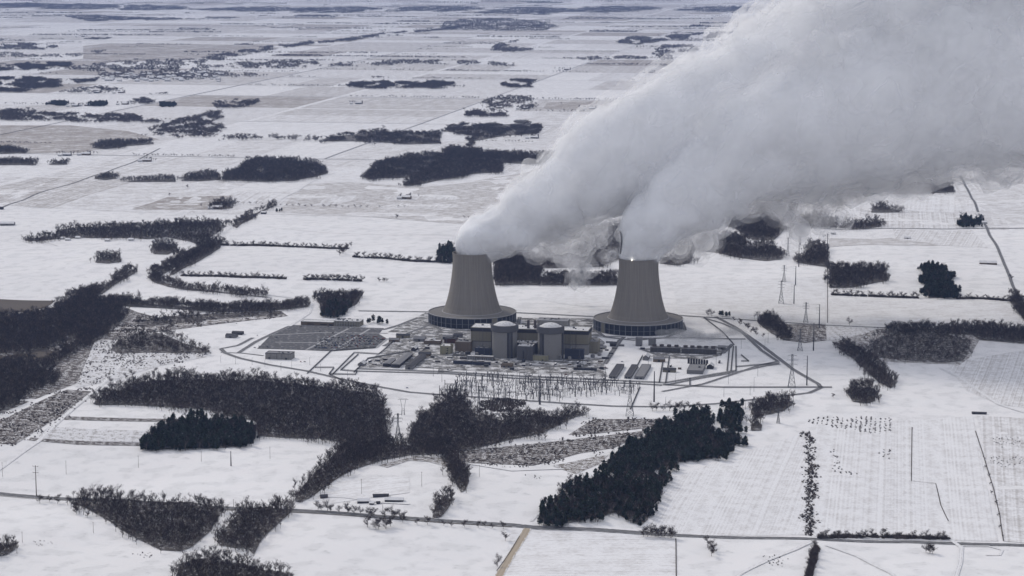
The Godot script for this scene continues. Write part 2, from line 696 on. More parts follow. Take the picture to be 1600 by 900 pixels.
# A sheet over the ground, cut to the outline (world x and z) and laid over the rises; uv in metres / tile, turned.
func sheet(outline: PackedVector2Array, lift: float, tile: float, turn := YAW) -> ArrayMesh:
	var lo := outline[0]
	var hi := outline[0]
	for p in outline:
		lo = lo.min(p)
		hi = hi.max(p)
	var cell := clampf(maxf(hi.x - lo.x, hi.y - lo.y) / 14.0, 36.0, 400.0)
	var b := MB.new()
	var smooth := PackedVector3Array()
	var x := lo.x
	while x < hi.x:
		var z := lo.y
		while z < hi.y:
			var sq := PackedVector2Array([Vector2(x, z), Vector2(x + cell, z), Vector2(x + cell, z + cell), Vector2(x, z + cell)])
			for piece in Geometry2D.intersect_polygons(outline, sq):
				var t := Geometry2D.triangulate_polygon(piece)
				for k in range(0, t.size(), 3):
					var q := []
					for m in 3:
						var p: Vector2 = piece[t[k + m]]
						q.append(Vector3(p.x, height(p.x, p.y) + lift, p.y))
					if ((q[2] - q[0]).cross(q[1] - q[0])).y < 0.0:
						q = [q[0], q[2], q[1]]
					b.tri(q[0], q[1], q[2])
					for p in q:
						b.uv.append(Vector2(p.x * cos(turn) + p.z * sin(turn), p.x * sin(turn) - p.z * cos(turn)) / tile)
			z += cell
		x += cell
	var e := 18.0
	for k in b.v.size():
		var p := b.v[k]
		b.n[k] = Vector3(height(p.x - e, p.z) - height(p.x + e, p.z), 2.0 * e, height(p.x, p.z - e) - height(p.x, p.z + e)).normalized()
	return b.mesh()


func flat(s: String) -> PackedVector2Array:
	var r := PackedVector2Array()
	for p in ground_pts(s):
		r.append(Vector2(p.x, p.z))
	return r


func patch(called: String, s: String, mat: Material, lift := 0.35, tile := 160.0, turn := YAW):
	structure(called, sheet(flat(s), next_layer(lift), tile, turn), mat)


func ribbon(line: PackedVector3Array, width: float, lift: float, along := 60.0) -> ArrayMesh:
	var p := PackedVector3Array()
	for k in line.size() - 1:
		var n := maxi(1, int(line[k].distance_to(line[k + 1]) / 30.0))
		for j in n:
			p.append(line[k].lerp(line[k + 1], float(j) / n))
	p.append(line[-1])
	var b := MB.new()
	var run := 0.0
	var last := []
	for k in p.size():
		var d := (p[mini(k + 1, p.size() - 1)] - p[maxi(k - 1, 0)])
		var side := Vector3(-d.z, 0, d.x).normalized() * width * 0.5
		var now := [on(p[k] - side, lift), on(p[k] + side, lift), run / along]
		if k > 0:
			b.quad(last[0], now[0], now[1], last[1])
			for w in [Vector2(0, last[2]), Vector2(0, now[2]), Vector2(1, now[2]), Vector2(0, last[2]), Vector2(1, now[2]), Vector2(1, last[2])]:
				b.uv.append(w)
		last = now
		if k < p.size() - 1:
			run += p[k].distance_to(p[k + 1])
	return b.mesh()


func road(called: String, s: String, width: float, mat: Material, lift := 0.7):
	structure(called, ribbon(ground_pts(s), width, next_layer(lift)), mat)


func build_fields():
	# near and middle fields, each its own sheet: outline as the photograph shows it
	patch("field", "1045,748 1265,672 1258,836 1010,836 1035,775", M.rows0, 0.35, 150.0, YAW + 0.05)
	patch("field", "1275,664 1520,650 1560,846 1272,838", M.rows0, 0.35, 170.0, YAW)
	patch("field", "1526,650 1620,655 1620,850 1568,846", M.rows1, 0.35, 170.0, YAW + 0.03)
	patch("field", "1480,568 1620,545 1620,640 1560,632 1510,610", M.rows1, 0.35, 120.0, YAW + 0.12)
	patch("field", "800,828 1056,840 1056,930 770,930", M.rows0, 0.35, 210.0, YAW + 1.4)
	patch("field", "430,331 480,288 560,285 660,292 740,284 830,268 830,330 752,352 600,341", M.rows2, 0.35, 200.0, YAW + 0.62)
	patch("field", "206,327 262,308 330,306 368,306 345,316 328,328", M.rows3, 0.35, 260.0, YAW + 0.5)
	patch("field", "0,196 0,240 130,238 250,218 200,205 110,196", M.rows3, 0.5, 420.0, YAW + 1.2)
	patch("field", "1295,372 1392,372 1480,384 1296,386", M.rows2, 0.35, 200.0, YAW + 1.5)
	patch("field", "1395,358 1520,360 1545,388 1480,384 1400,374", M.rows1, 0.35, 150.0, YAW + 0.1)
	patch("field", "1490,300 1620,290 1620,350 1520,355 1500,318", M.rows1, 0.35, 260.0, YAW + 1.3)
	patch("field", "1285,232 1620,262 1620,286 1400,282 1290,280", M.rows1, 0.4, 300.0, YAW)
	patch("field", "860,452 950,448 960,480 900,478 850,470", M.rows0, 0.35, 130.0, YAW + 1.4)
	patch("field", "1050,440 1290,432 1290,505 1150,496 1060,488", M.rows0, 0.35, 190.0, YAW + 1.5)
	patch("field", "1296,468 1590,474 1597,512 1297,505", M.rows0, 0.4, 280.0, YAW + 1.2)
	patch("field", "745,222 840,212 910,190 930,200 880,240 790,240 745,235", M.rows1, 0.4, 240.0, YAW + 0.9)
	patch("field", "856,160 935,158 925,172 848,170", M.rows3, 0.5, 300.0, YAW + 0.4)
	patch("field", "460,752 640,745 640,770 500,790", M.rows0, 0.3, 220.0, YAW + 1.0)
	# the three dark bands of stubble left of the dark pine wood, and the weedy strip beside them
	patch("stubble_strip", "102,651 345,656 340,661 100,656", M.brush2, 0.4, 50.0)
	patch("stubble_strip", "76,667 240,674 232,692 60,686 62,678", M.brush0, 0.4, 70.0)
	patch("stubble_strip", "48,684 120,689 222,693 220,697 120,695 44,688", M.brush2, 0.45, 50.0)
	patch("weedy_strip", "-20,668 105,609 146,612 120,636 25,694 -20,694", M.brush2, 0.4, 65.0)
	patch("weedy_field", "718,706 790,698 1012,673 1000,682 960,700 905,709 832,728 720,723", M.brush2, 0.4, 55.0)
	patch("weedy_field", "888,680 927,655 1043,655 1020,668 930,678", M.brush2, 0.4, 55.0)
	patch("weedy_field", "863,728 930,714 952,711 935,726 900,741 875,733", M.brush1, 0.4, 70.0)
	patch("scrub_ground", "1190,508 1290,506 1292,532 1258,536 1226,532", M.brush2, 0.4, 70.0)
	patch("scrub_ground", "1290,509 1368,511 1372,530 1292,533", M.brush0, 0.4, 60.0)
	patch("scrub_ground", "1300,536 1372,514 1520,512 1620,516 1620,540 1530,532 1514,560 1500,570 1376,565 1350,556", M.brush1, 0.4, 60.0)
	patch("scrub_ground", "118,606 150,530 240,520 330,548 322,558 250,572 172,596", M.brush0, 0.4, 90.0)
	patch("scrub_ground", "170,516 260,496 440,487 445,495 300,508 200,522", M.brush1, 0.4, 80.0)
	patch("scrub_ground", "-20,500 100,478 165,470 215,488 260,500 440,487 450,494 330,508 240,520 165,560 118,600 60,622 -20,655", M.brush2, 0.3, 80.0)
	patch("field", "130,72 170,68 300,69 400,71 440,75 380,84 290,94 180,97 130,92", M.rows3, 0.9, 900.0, YAW + 0.3)
	patch("brown_clearing", "-20,550 70,545 92,552 60,572 -20,572", M.bare_soil, 0.45, 60.0)
	patch("brown_field", "-20,466 86,470 70,482 40,488 -20,490", M.bare_soil, 0.45, 60.0)
	patch("pond_edge", "592,727 650,713 690,716 700,730 670,722 640,720 605,731", M.brush1, 0.45, 60.0)


func build_roads():
	road("country_road", "-60,767 60,777 200,783 370,795 480,799 600,808 700,815 800,821 850,826 1000,833 1060,837 1200,841 1300,844 1420,847 1500,850 1680,855", 12.5, M.road)
	road("road_verge", "-60,770.5 60,780 200,786 370,798 480,802 600,811 700,818 800,824", 2.0, M.bare_soil, 0.64)
	road("gravel_road", "827,822 800,865 780,900 752,950", 11.0, M.gravel, 0.6)
	road("country_road", "560,486 700,488 810,489 930,495 1060,493 1180,501 1280,508 1400,513 1500,516 1680,520", 8.0, M.road)
	road("country_road", "1500,275 1530,335 1560,390 1580,440 1604,490", 8.0, M.road)
	road("country_road", "-60,345 0,326 60,302 140,277 210,253 250,232", 7.0, M.road)
	road("river_road", "500,278 480,288 462,300 430,318 395,338 352,362 335,378 318,395 292,410 262,425 250,433 262,443 300,450 360,456 420,461 460,466 487,475 482,490 452,510", 9.0, M.trail)
	road("country_road", "1160,358 1300,358 1400,357 1680,360", 7.0, M.road)
	road("farm_track", "1680,640 1600,645 1560,632 1530,612 1500,590 1470,575", 7.0, M.trail, 0.6)
	road("farm_track", "1485,930 1500,880 1502,856 1480,840 1468,825", 6.0, M.trail, 0.75)
	road("farm_track", "1440,930 1390,895 1340,870 1290,852", 6.0, M.trail, 0.6)
	road("farm_track", "1100,930 1160,895 1240,860 1270,846", 7.0, M.trail, 0.6)
	road("farm_track", "1502,854 1545,854 1566,860 1562,868 1540,868", 4.0, M.trail, 0.6)
	road("farm_track", "830,815 860,782 900,760 930,742", 5.0, M.trail, 0.6)
	road("farm_track", "712,705 715,722 800,736 880,733", 6.0, M.trail, 0.6)
	road("farm_track", "-20,745 60,690 150,610 200,560 220,525", 8.0, M.trail, 0.55)
	# field edges and ditches that show as thin dark lines
	for s in ["1056,842 1057,930", "1425,668 1424,752 1462,756 1470,790 1482,815", "1524,674 1545,740 1562,805 1568,846", "1293,365 1293,505", "1600,475 1560,468", "752,416 560,404", "440,358 620,368 752,372", "1100,366 1290,358", "1300,450 1440,466 1600,474", "-20,378 40,372 90,385", "776,893 812,838", "1300,330 1530,332"]:
		road("field_ditch", s, 1.3, M.bare_soil, 0.62)
	# the bare trodden ground of the cattle yard above the bottom road
	road("yard_drive", "495,776 540,778 600,786 640,788", 5.0, M.trail, 0.6)
	# roads of the station
	for r in [
		["perimeter_road", "345,545 352,552 375,560 420,570 480,580 540,594 600,606 640,613 700,618 780,623 860,629 960,635 1040,636 1120,631 1200,622 1265,614 1283,606 1278,600 1240,578 1190,540 1150,512 1118,495", 9.5],
		["service_road", "345,545 372,540 395,528", 8.1],
		["service_road", "345,551 378,552 412,556", 5.4],
		["access_road", "452,510 425,522 400,534 372,552", 9.5],
		["service_road", "556,580 700,584 760,588 800,591 880,595 1000,600 1035,602", 10.8],
		["service_road", "1040,602 1090,592 1150,582 1195,572 1218,569", 9.5],
		["service_road", "945,569 957,550 969,532 975,527 900,524 830,520", 10.8],
		["service_road", "600,541 640,520 680,505 690,495 668,490", 9.5],
		["service_road", "660,522 700,520 760,521 830,524", 9.5],
		["service_road", "1035,612 1100,600 1190,570 1215,565 1190,548 1160,520 1130,506 1100,497", 8.1],
		["service_road", "575,560 640,548 680,556 700,566 640,569", 8.1],
		["service_road", "696,568 780,570 900,574 950,576", 10.8],
		["service_road", "1000,545 1030,556 1100,556 1130,552 1145,538", 9.5],
		["service_road", "980,529 1080,528 1145,530 1165,530", 9.5],
		["service_road", "470,508 540,511 600,515 625,508 650,498", 10.8],
		["tower_road", "668,505 690,516 730,521 780,518 810,508 812,496", 9.5],
		["tower_road", "925,512 945,527 990,532 1040,528 1070,516 1066,504", 9.5],
	]:
		structure(r[0], ribbon(ground_pts(r[1]), r[2], next_layer(0.3)), M.road)
	for s in [
		"455,508 600,513 592,522 606,530 590,543 515,549 470,547 402,545 425,522",
		"598,552 618,535 640,529 668,527 690,530 662,541 650,548 622,554",
	]:
		structure("parking_lot", sheet(flat(s), next_layer(0.1), 60.0), M.lot)
	for s in ["478,547 512,530 550,511", "425,524 500,520 606,521", "588,544 606,529", "430,535 560,537", "520,548 580,513"]:
		structure("parking_lane", ribbon(ground_pts(s), 5.0, next_layer(0.14)), M.track)
	for s in ["640,527 668,522 735,517 735,553 700,562 655,561 662,540", "690,553 770,556 880,560 942,558 946,577 820,577 690,571", "805,522 850,519 930,524 945,535 940,556 915,550 885,545 808,540", "668,497 690,516 730,523 690,523 660,512", "1000,545 1140,540 1125,556 1030,558", "683,585 690,560 720,560 735,572", "600,546 640,520 690,499 735,516 690,553 705,576 640,573 572,568", "560,575 640,574 760,581 950,589 945,577 700,569 600,560", "1008,556 1060,551 1125,556 1100,562 1040,560", "811,497 930,498 924,512 942,528 900,522 840,520 811,513", "606,519 668,487 690,497 668,524 640,520"]:
		structure("gravel_yard", sheet(flat(s), next_layer(0.05), 130.0), M.slush)


# ---------------------------------------------------------------- the cooling towers

func build_cooling_towers():
	var profile := [[66.5, 20.5], [63.6, 22.6], [61.2, 25.2], [57.4, 32.5], [52.5, 48], [48.4, 64.4], [45.3, 81], [43.0, 97], [41.2, 113], [40.4, 128], [40.6, 144.0], [41.3, 144.6], [41.3, 146.2], [39.4, 146.2], [38.9, 140], [39.6, 120]]
	var ring := 91.5
	var sides := 46
	var each := TAU / sides
	for which in 2:
		var c: Vector3 = G(738.0, 502.5) if which == 0 else G(997.0, 513.0)
		var o := thing("cooling_tower", "left concrete cooling tower behind the two domed reactor buildings" if which == 0 else "right concrete cooling tower with a white lamp on its rim", "cooling tower", c, 0.0, "concrete cooling towers")
		var b := MB.new()
		b.lathe(profile, 144)
		part("shell", b.mesh(), M.shell, o, Vector3.ZERO, 0.4 + 2.0 * which)
		b = MB.new()                               # the raking legs that carry the shell
		for k in 40:
			var t := TAU * k / 40.0
			var u := TAU * (k + 0.5) / 40.0
			for w in [t, t + TAU / 40.0]:
				b.bar(Vector3(cos(w) * 64.0, 0, sin(w) * 64.0), Vector3(cos(u) * 61.8, 20.5, sin(u) * 61.8), 0.6)
		tag(part("shell_legs", b.mesh(), M.cement, o), "", "", "", "stuff")
		# the fill ring round the foot: floor slab, louvre bays between columns, deck, coping
		b = MB.new()
		b.lathe([[ring + 3.0, -1.0], [ring + 3.0, 0.35], [ring - 4.0, 0.4]], 92)
		part("basin_kerb", b.mesh(), M.coping, o)
		b = MB.new()
		b.lathe([[ring - 1.2, 20.6], [ring + 0.4, 20.6], [ring + 0.4, 21.7], [ring - 0.8, 21.7], [ring - 0.8, 21.1], [62.0, 23.4]], 92)
		part("fill_deck", b.mesh(), M.deck, o)
		b = MB.new()
		b.lathe([[ring - 0.4, 21.7], [ring + 0.9, 21.7], [ring + 0.9, 22.5], [ring - 0.4, 22.5], [ring - 0.4, 21.65]], 92)
		part("coping", b.mesh(), M.coping, o)
		b = MB.new()
		b.lathe([[63.6, 22.7], [63.4, 23.9], [62.4, 23.9], [61.6, 23.0]], 92)
		part("inner_kerb", b.mesh(), M.coping, o)
		var bay := MB.new()                        # one bay: dark slanted louvres
		var half := tan(each / 2.0) * (ring - 1.6)
		bay.quad(Vector3(-half, 0.4, 0), Vector3(-half, 20.6, 0), Vector3(half, 20.6, 0), Vector3(half, 0.4, 0))
		for k in 12:
			bay.at(0, 1.4 + k * 1.65, 0.35, half * 1.9, 0.12, 0.7)
		var bay_mesh := bay.mesh()
		var post := MB.new()
		post.at(0, 10.4, 0, 0.9, 20.4, 1.0)
		var post_mesh := post.mesh()
		var beam := MB.new()
		beam.at(0, 0, 0, half * 1.9, 0.45, 0.5)
		var beam_mesh := beam.mesh()
		var wall := MB.new()
		wall.at(0, 10.5, 0, half * 2.0 + 0.5, 20.4, 1.3)
		var wall_mesh := wall.mesh()
		for k in sides:
			var t := each * k
			var r := Vector3(sin(t), 0, cos(t))
			var closed: bool = (k == (4 if which == 0 else sides - 7))
			if closed:
				part("closed_bay", wall_mesh, M.tan, o, r * (ring - 0.7), t)
			else:
				part("louvre_bay", bay_mesh, M.louvre, o, r * (ring - 1.6), t)
				part("bay_beam", beam_mesh, M.column, o, r * (ring - 0.5) + Vector3.UP * 9.5, t)
			var u := t + each / 2.0
			part("column", post_mesh, M.column, o, Vector3(sin(u), 0, cos(u)) * (ring + 0.1), u)
		if which == 1:
			var lamp := MB.new()
			lamp.lathe([[0.0, 0.0], [0.5, 0.25], [0.9, 0.9], [0.5, 1.5], [0.0, 1.8]], 10)
			var glow := matte(Color(1, 0.97, 0.9))
			glow.emission_enabled = true
			glow.emission = Color(1, 0.97, 0.9)
			glow.emission_energy_multiplier = 6.0
			var at_rim := Vector3(-16.5, 146.4, 37.3)
			part("warning_lamp", lamp.mesh(), glow, o, at_rim)
			var light := OmniLight3D.new()
			light.name = "warning_light"
			light.light_energy = 8.0
			light.light_size = 0.5
			light.omni_range = 60.0
			light.omni_attenuation = 2.0
			light.shadow_enabled = true
			light.position = at_rim + Vector3(-0.6, 1.5, 2.2)
			o.add_child(light)


# ---------------------------------------------------------------- buildings

func span(a: Vector3, px: float) -> float:      # how far along the grid from a until the photograph's column px
	var w := 10.0
	for i in 8:
		var s := seen_at(a + EX * w).x
		var e := seen_at(a + EX * (w + 1.0)).x - s
		w += (px - s) / e
	return w


# A building whose front stands on the pixels (x0, y0) .. x1, parallel to the field grid. look: wall, roof, eave, base, windows, doors, parapet.
func block(called: String, label: String, category: String, x0: float, y0: float, x1: float, deep: float, h: float, look := {}, group := "", foot := 0.0) -> Node3D:
	var a := G(x0, y0)
	var w := span(a, x1)
	var o := thing(called, label, category, Vector3(a.x, 0, a.z) + EX * w / 2.0 + EY * deep / 2.0 + Vector3.UP * (foot if foot else a.y), -YAW, group)
	var b := MB.new()
	var low: float = look.get("base_h", 0.0)
	b.at(0, low + (h - low) / 2.0, 0, w, h - low, deep, true, true)
	part("wall", b.mesh(), M[look.get("wall", "tan")], o)
	if low > 0.0:
		b = MB.new()
		b.at(0, low / 2.0 - 0.5, 0, w - 0.3, low + 1.0, deep - 0.3)
		part("lower_wall", b.mesh(), M[look.get("base", "cement")], o)
		b = MB.new()
		b.at(0, low, 0, w + 0.5, 0.9, deep + 0.5)
		part("string_course", b.mesh(), M.dark_steel, o)
	if look.get("ridge", 0.0) > 0.0:
		var r: float = look.ridge
		b = MB.new()
		var e := w / 2.0 + 0.5
		var f := deep / 2.0 + 0.5
		var y := h - 0.05
		var p := [Vector3(-e, y, f), Vector3(e, y, f), Vector3(e, y, -f), Vector3(-e, y, -f)]
		if w >= deep:
			var q := [Vector3(-e, h + r, 0), Vector3(e, h + r, 0)]
			b.quad(p[0], q[0], q[1], p[1]); b.quad(p[2], q[1], q[0], p[3]); b.tri(p[1], q[1], p[2]); b.tri(p[3], q[0], p[0])
		else:
			var q := [Vector3(0, h + r, f), Vector3(0, h + r, -f)]
			b.quad(p[3], q[1], q[0], p[0]); b.quad(p[1], q[0], q[1], p[2]); b.tri(p[0], q[0], p[1]); b.tri(p[2], q[1], p[3])
		part("roof", b.mesh(), M[{"snow": "old_snow"}.get(look.get("roof", "snow"), look.get("roof", "snow"))], o)
	else:
		b = MB.new()
		b.at(0, h + 0.3, 0, w - 1.6, 0.6, deep - 1.6)
		part("roof", b.mesh(), M[{"snow": "old_snow"}.get(look.get("roof", "snow"), look.get("roof", "snow"))], o)
		b = MB.new()
		for s in [-1, 1]:
			b.at(0, h + 0.5, s * (deep / 2.0 - 0.4), w + 0.4, 1.2, 0.8)
			b.at(s * (w / 2.0 - 0.4), h + 0.5, 0, 0.8, 1.2, deep - 1.6)
		part("parapet", b.mesh(), M[look.get("parapet", look.get("wall", "tan"))], o)
	var eave: float = look.get("eave_h", 0.0)
	if eave > 0.0:
		b = MB.new()
		b.at(0, h - eave / 2.0 - 0.2, 0, w + 0.9, eave, deep + 0.9)
		part("eave_band", b.mesh(), M[look.get("eave", "dark_steel")], o)
	var n: int = look.get("ribs", 0)
	if n:
		b = MB.new()
		b.at(0, h * 0.48, 0, 0.7, h * 0.9, 0.5)
		var rib := b.mesh()
		for k in n:
			part("rib", rib, M[look.get("rib", "cement")], o, Vector3(-w / 2.0 + w * (k + 0.5) / n, 0, deep / 2.0 + 0.25))
	if h > 8.0 and not look.has("ridge"):           # units on the roof, pipes and joints on the front
		b = MB.new()
		b.at(0, 0, 0, 2.4, 1.8, 2.0)
		var unit := b.mesh()
		for k in int(clampf(w * deep / 160.0, 2, 14)):
			part("roof_unit", unit, M[["zinc", "grey_steel", "dark_steel"][rng.randi() % 3]], o, Vector3(rng.randf_range(-0.42, 0.42) * w, h + 1.4, rng.randf_range(-0.38, 0.38) * deep), rng.randf())
		b = MB.new()
		b.at(0, h * 0.5, 0, 0.45, h * 0.96, 0.45)
		var pipe := b.mesh()
		for k in int(clampf(w / 16.0, 1, 9)):
			part("downpipe", pipe, M[["zinc", "dark_steel"][k % 2]], o, Vector3(rng.randf_range(-0.46, 0.46) * w, 0, deep / 2.0 + 0.55))
		b = MB.new()
		b.at(0, h * 0.5, 0, 0.16, h * 0.98, 0.12)
		var joint := b.mesh()
		for k in int(clampf(w / 7.0, 1, 30)):
			part("panel_joint", joint, M.dark_steel, o, Vector3(-w / 2.0 + 7.0 * (k + 0.5), 0, deep / 2.0 + 0.05))
		b = MB.new()
		b.at(0, 1.4, 0, 2.6, 2.8, 0.2)
		var gate := b.mesh()
		for k in int(clampf(w / 22.0, 1, 8)):
			part("door", gate, M.dark_steel, o, Vector3(rng.randf_range(-0.42, 0.42) * w, 0, deep / 2.0 + 0.12))
	for q in look.get("windows", []):            # along 0..1, height, width, tall
		b = MB.new()
		b.at(-w / 2.0 + w * q[0], q[1], deep / 2.0 + 0.04, q[2], q[3], 0.12)
		part("window", b.mesh(), M.glass, o)
	for q in look.get("side_windows", []):
		b = MB.new()
		b.at(w / 2.0 + 0.04, q[1], -deep / 2.0 + deep * q[0], 0.12, q[3], q[2])
		part("window", b.mesh(), M.glass, o)
	for q in look.get("doors", []):
		b = MB.new()
		b.at(-w / 2.0 + w * q[0], q[2] / 2.0, deep / 2.0 + 0.05, q[1], q[2], 0.15)
		part("door", b.mesh(), M.dark_steel, o)
	for q in look.get("vents", []):              # along, across, size, height on the roof
		b = MB.new()
		b.at(-w / 2.0 + w * q[0], h + 0.6 + q[3] / 2.0, -deep / 2.0 + deep * q[1], q[2], q[3], q[2])
		part("roof_vent", b.mesh(), M.zinc, o)
	return o


func reactor(px: float, py: float, label: String, turn: float):
	var c := G(px, py)
	var o := thing("reactor_building", label, "reactor building", c, -YAW, "domed reactor buildings")
	var b := MB.new()
	b.lathe([[24.0, -1.0], [24.0, 51.5]], 72)
	part("wall", b.mesh(), M.cement, o)
	b = MB.new()
	b.lathe([[24.2, 50.2], [26.6, 51.4], [26.6, 62.6], [26.2, 63.0], [23.6, 63.0], [23.6, 62.0], [21.0, 61.9]], 72)
	part("ring_girder", b.mesh(), M.dark_cement, o)
	b = MB.new()
	b.lathe([[21.5, 61.8], [18.5, 62.6], [16.0, 64.6], [12.0, 66.6], [7.0, 68.0], [0.0, 68.7]], 60)
	part("dome", b.mesh(), M.old_snow, o)
	b = MB.new()
	b.at(0, 25.2, 0, 4.2, 50.6, 2.2)
	var buttress := b.mesh()
	b = MB.new()
	b.at(0, 25.0, 0, 3.4, 49.6, 0.5)
	var recess := b.mesh()
	for k in 3:
		var t: float = [turn, turn - 2.09, turn + 2.09][k]
		part("buttress", buttress, M.dark_cement, o, Vector3(sin(t) * 24.6, 0, cos(t) * 24.6), t)
		for s in [-1, 1]:
			var u: float = t + s * 0.17
			part("tendon_recess", recess, M.dark_steel, o, Vector3(sin(u) * 23.9, 0, cos(u) * 23.9), u)
	b = MB.new()                                 # lift joints
	for k in 12:
		b.lathe([[24.05, 3.6 + k * 4.0], [24.25, 3.8 + k * 4.0], [24.05, 4.0 + k * 4.0]], 72)
	part("lift_joints", b.mesh(), M.cement, o)
	b = MB.new()
	for k in 24:
		var t := TAU * k / 24.0
		b.bar(Vector3(cos(t) * 26.0, 63.0, sin(t) * 26.0), Vector3(cos(t) * 26.0, 64.1, sin(t) * 26.0), 0.06)
		var u := TAU * (k + 1) / 24.0
		b.bar(Vector3(cos(t) * 26.0, 64.1, sin(t) * 26.0), Vector3(cos(u) * 26.0, 64.1, sin(u) * 26.0), 0.06)
	tag(part("railing", b.mesh(), M.iron, o), "", "", "", "stuff")


func stack(px: float, py: float, h: float, r: float, label: String):
	var b := MB.new()
	b.lathe([[r, 0], [r, h - 1.0], [r + 0.25, h - 1.0], [r + 0.25, h], [r - 0.5, h], [r - 0.5, h - 3.0]], 20)
	var o := thing("vent_stack", label, "chimney", G(px, py), 0.0, "vent stacks")
	part("shaft", b.mesh(), M.slat, o)
	b = MB.new()
	for k in 3:
		b.lathe([[r + 0.05, h * (0.25 + 0.25 * k)], [r + 0.3, h * (0.25 + 0.25 * k) + 0.2], [r + 0.3, h * (0.25 + 0.25 * k) + 0.7], [r + 0.05, h * (0.25 + 0.25 * k) + 0.9]], 20)
	part("hoops", b.mesh(), M.iron, o)


func build_plant():
	reactor(788.5, 557.0, "left domed reactor building with snow on its cap", 0.62)
	reactor(860.0, 559.5, "right domed reactor building with snow on its cap", -0.62)
	block("turbine_hall", "long tan turbine hall behind the two reactor buildings", "turbine hall", 735.5, 548.5, 919.0, 46.0, 46.0, {"wall": "tan", "base": "cement", "base_h": 20.0, "eave_h": 6.5, "eave": "dark_steel", "ribs": 0,
		"vents": [[0.08, 0.4, 4.0, 2.0], [0.2, 0.6, 3.0, 1.6], [0.45, 0.3, 5.0, 3.0], [0.6, 0.6, 3.0, 2.0], [0.86, 0.4, 4.0, 2.5], [0.95, 0.7, 2.5, 1.6]]})
	block("heater_hall", "pale upper hall with a white roof edge behind the right reactor building", "hall", 839.0, 545.0, 887.0, 26.0, 57.0, {"wall": "cement", "parapet": "white_steel", "roof": "grey_roof"})
	block("auxiliary_building", "low snow-roofed auxiliary building between the two reactor buildings", "building", 805.0, 555.0, 842.0, 30.0, 24.0, {"wall": "dark_steel", "roof": "snow", "vents": [[0.2, 0.4, 3.0, 2.4], [0.5, 0.7, 4.0, 2.0], [0.7, 0.3, 2.5, 2.0]]})
	block("fuel_building", "grey windowless fuel building standing between the reactor buildings", "building", 807.5, 563.0, 832.0, 32.0, 26.5, {"wall": "dark_cement", "roof": "snow", "doors": [[0.42, 3.0, 19.0]], "ribs": 4, "rib": "dark_cement"})
	block("cream_building", "low cream building beside the foot of the right reactor building", "building", 832.5, 563.5, 856.0, 16.0, 9.0, {"wall": "cream", "roof": "grey_roof"})
	block("pump_annex", "dark blue steel annex left of the left reactor building", "building", 742.0, 557.0, 768.0, 9.0, 16.0, {"wall": "blue_steel", "roof": "grey_roof", "vents": [[0.2, 0.5, 3.5, 3.0], [0.5, 0.4, 3.0, 4.0], [0.8, 0.5, 3.5, 2.0]]})
	block("pump_annex", "dark blue steel annex right of the right reactor building", "building", 882.0, 561.0, 912.0, 9.0, 19.0, {"wall": "blue_steel", "roof": "dark_roof", "vents": [[0.3, 0.5, 3.0, 3.0], [0.7, 0.4, 3.0, 2.0]]})
	block("workshop", "brownish workshop at the left end of the turbine hall", "workshop", 711.0, 550.5, 735.0, 30.0, 20.0, {"wall": "brown_steel", "roof": "grey_roof", "vents": [[0.3, 0.5, 3.0, 2.0], [0.7, 0.5, 4.0, 2.0]]})
	block("workshop", "tan annex at the right end of the turbine hall", "workshop", 917.5, 552.0, 934.0, 34.0, 22.0, {"wall": "tan", "roof": "grey_roof", "parapet": "tan"})
	block("office_block", "small yellowish office block with three dark windows on its side", "office", 687.5, 553.5, 703.5, 26.0, 15.5, {"wall": "cream", "roof": "snow", "windows": [[0.72, 3.4, 2.6, 1.8], [0.72, 7.6, 2.6, 1.8], [0.72, 11.8, 2.6, 1.8]]})
	block("brick_house", "dark red flat building beside the yellowish office block", "building", 694.0, 536.5, 712.0, 20.0, 9.0, {"wall": "red_steel", "roof": "dark_roof", "parapet": "dark_steel"})
	block("covered_walk", "brown low building along the dark gate line left of the station", "building", 662.0, 537.5, 688.0, 16.0, 6.0, {"wall": "brown_steel", "roof": "snow", "parapet": "red_steel"})
	block("storage_shed", "long grey-green shed with pale posts before the left reactor building", "shed", 729.0, 562.0, 771.0, 12.0, 6.5, {"wall": "grey_steel", "roof": "snow", "ribs": 12, "rib": "coping"})
	block("dark_wall", "long dark blue wall below the office block", "wall", 708.0, 569.0, 738.0, 5.0, 5.5, {"wall": "blue_steel", "roof": "snow"})
	block("dark_wall", "second long dark blue wall, before the left reactor building", "wall", 738.5, 570.5, 766.0, 5.0, 5.5, {"wall": "blue_steel", "roof": "snow"})
	block("container_store", "tan brown container store in front of the left reactor building", "store", 782.5, 574.5, 800.0, 14.0, 6.0, {"wall": "brown_steel", "roof": "bare_soil", "doors": [[0.3, 3.0, 3.5], [0.7, 3.0, 3.5]]})
	block("trailer_row", "long dark low trailer beside the switchyard road", "trailer", 896.0, 578.5, 932.0, 4.0, 3.4, {"wall": "dark_steel", "roof": "snow", "windows": [[0.2, 2.0, 2.0, 1.0], [0.5, 2.0, 2.0, 1.0], [0.8, 2.0, 2.0, 1.0]]})
	block("pump_house", "grey square pump house before the right cooling tower", "pump house", 993.0, 541.0, 1002.5, 14.0, 15.0, {"wall": "grey_steel", "roof": "grey_roof"})
	block("pump_house", "grey square pump house beside the dark fan coolers", "pump house", 1013.0, 540.0, 1024.0, 12.0, 13.0, {"wall": "grey_steel", "roof": "grey_roof"})
	block("service_building", "long ribbed tan service building behind the main parking lot", "service building", 522.0, 509.5, 562.5, 30.0, 10.5, {"wall": "tan", "roof": "snow", "parapet": "white_steel", "ribs": 16, "rib": "coping", "vents": [[0.1, 0.5, 5.0, 4.0], [0.3, 0.5, 4.0, 3.0], [0.85, 0.6, 4.0, 2.5]], "windows": [[0.5, 3.0, 40.0, 1.2]]})
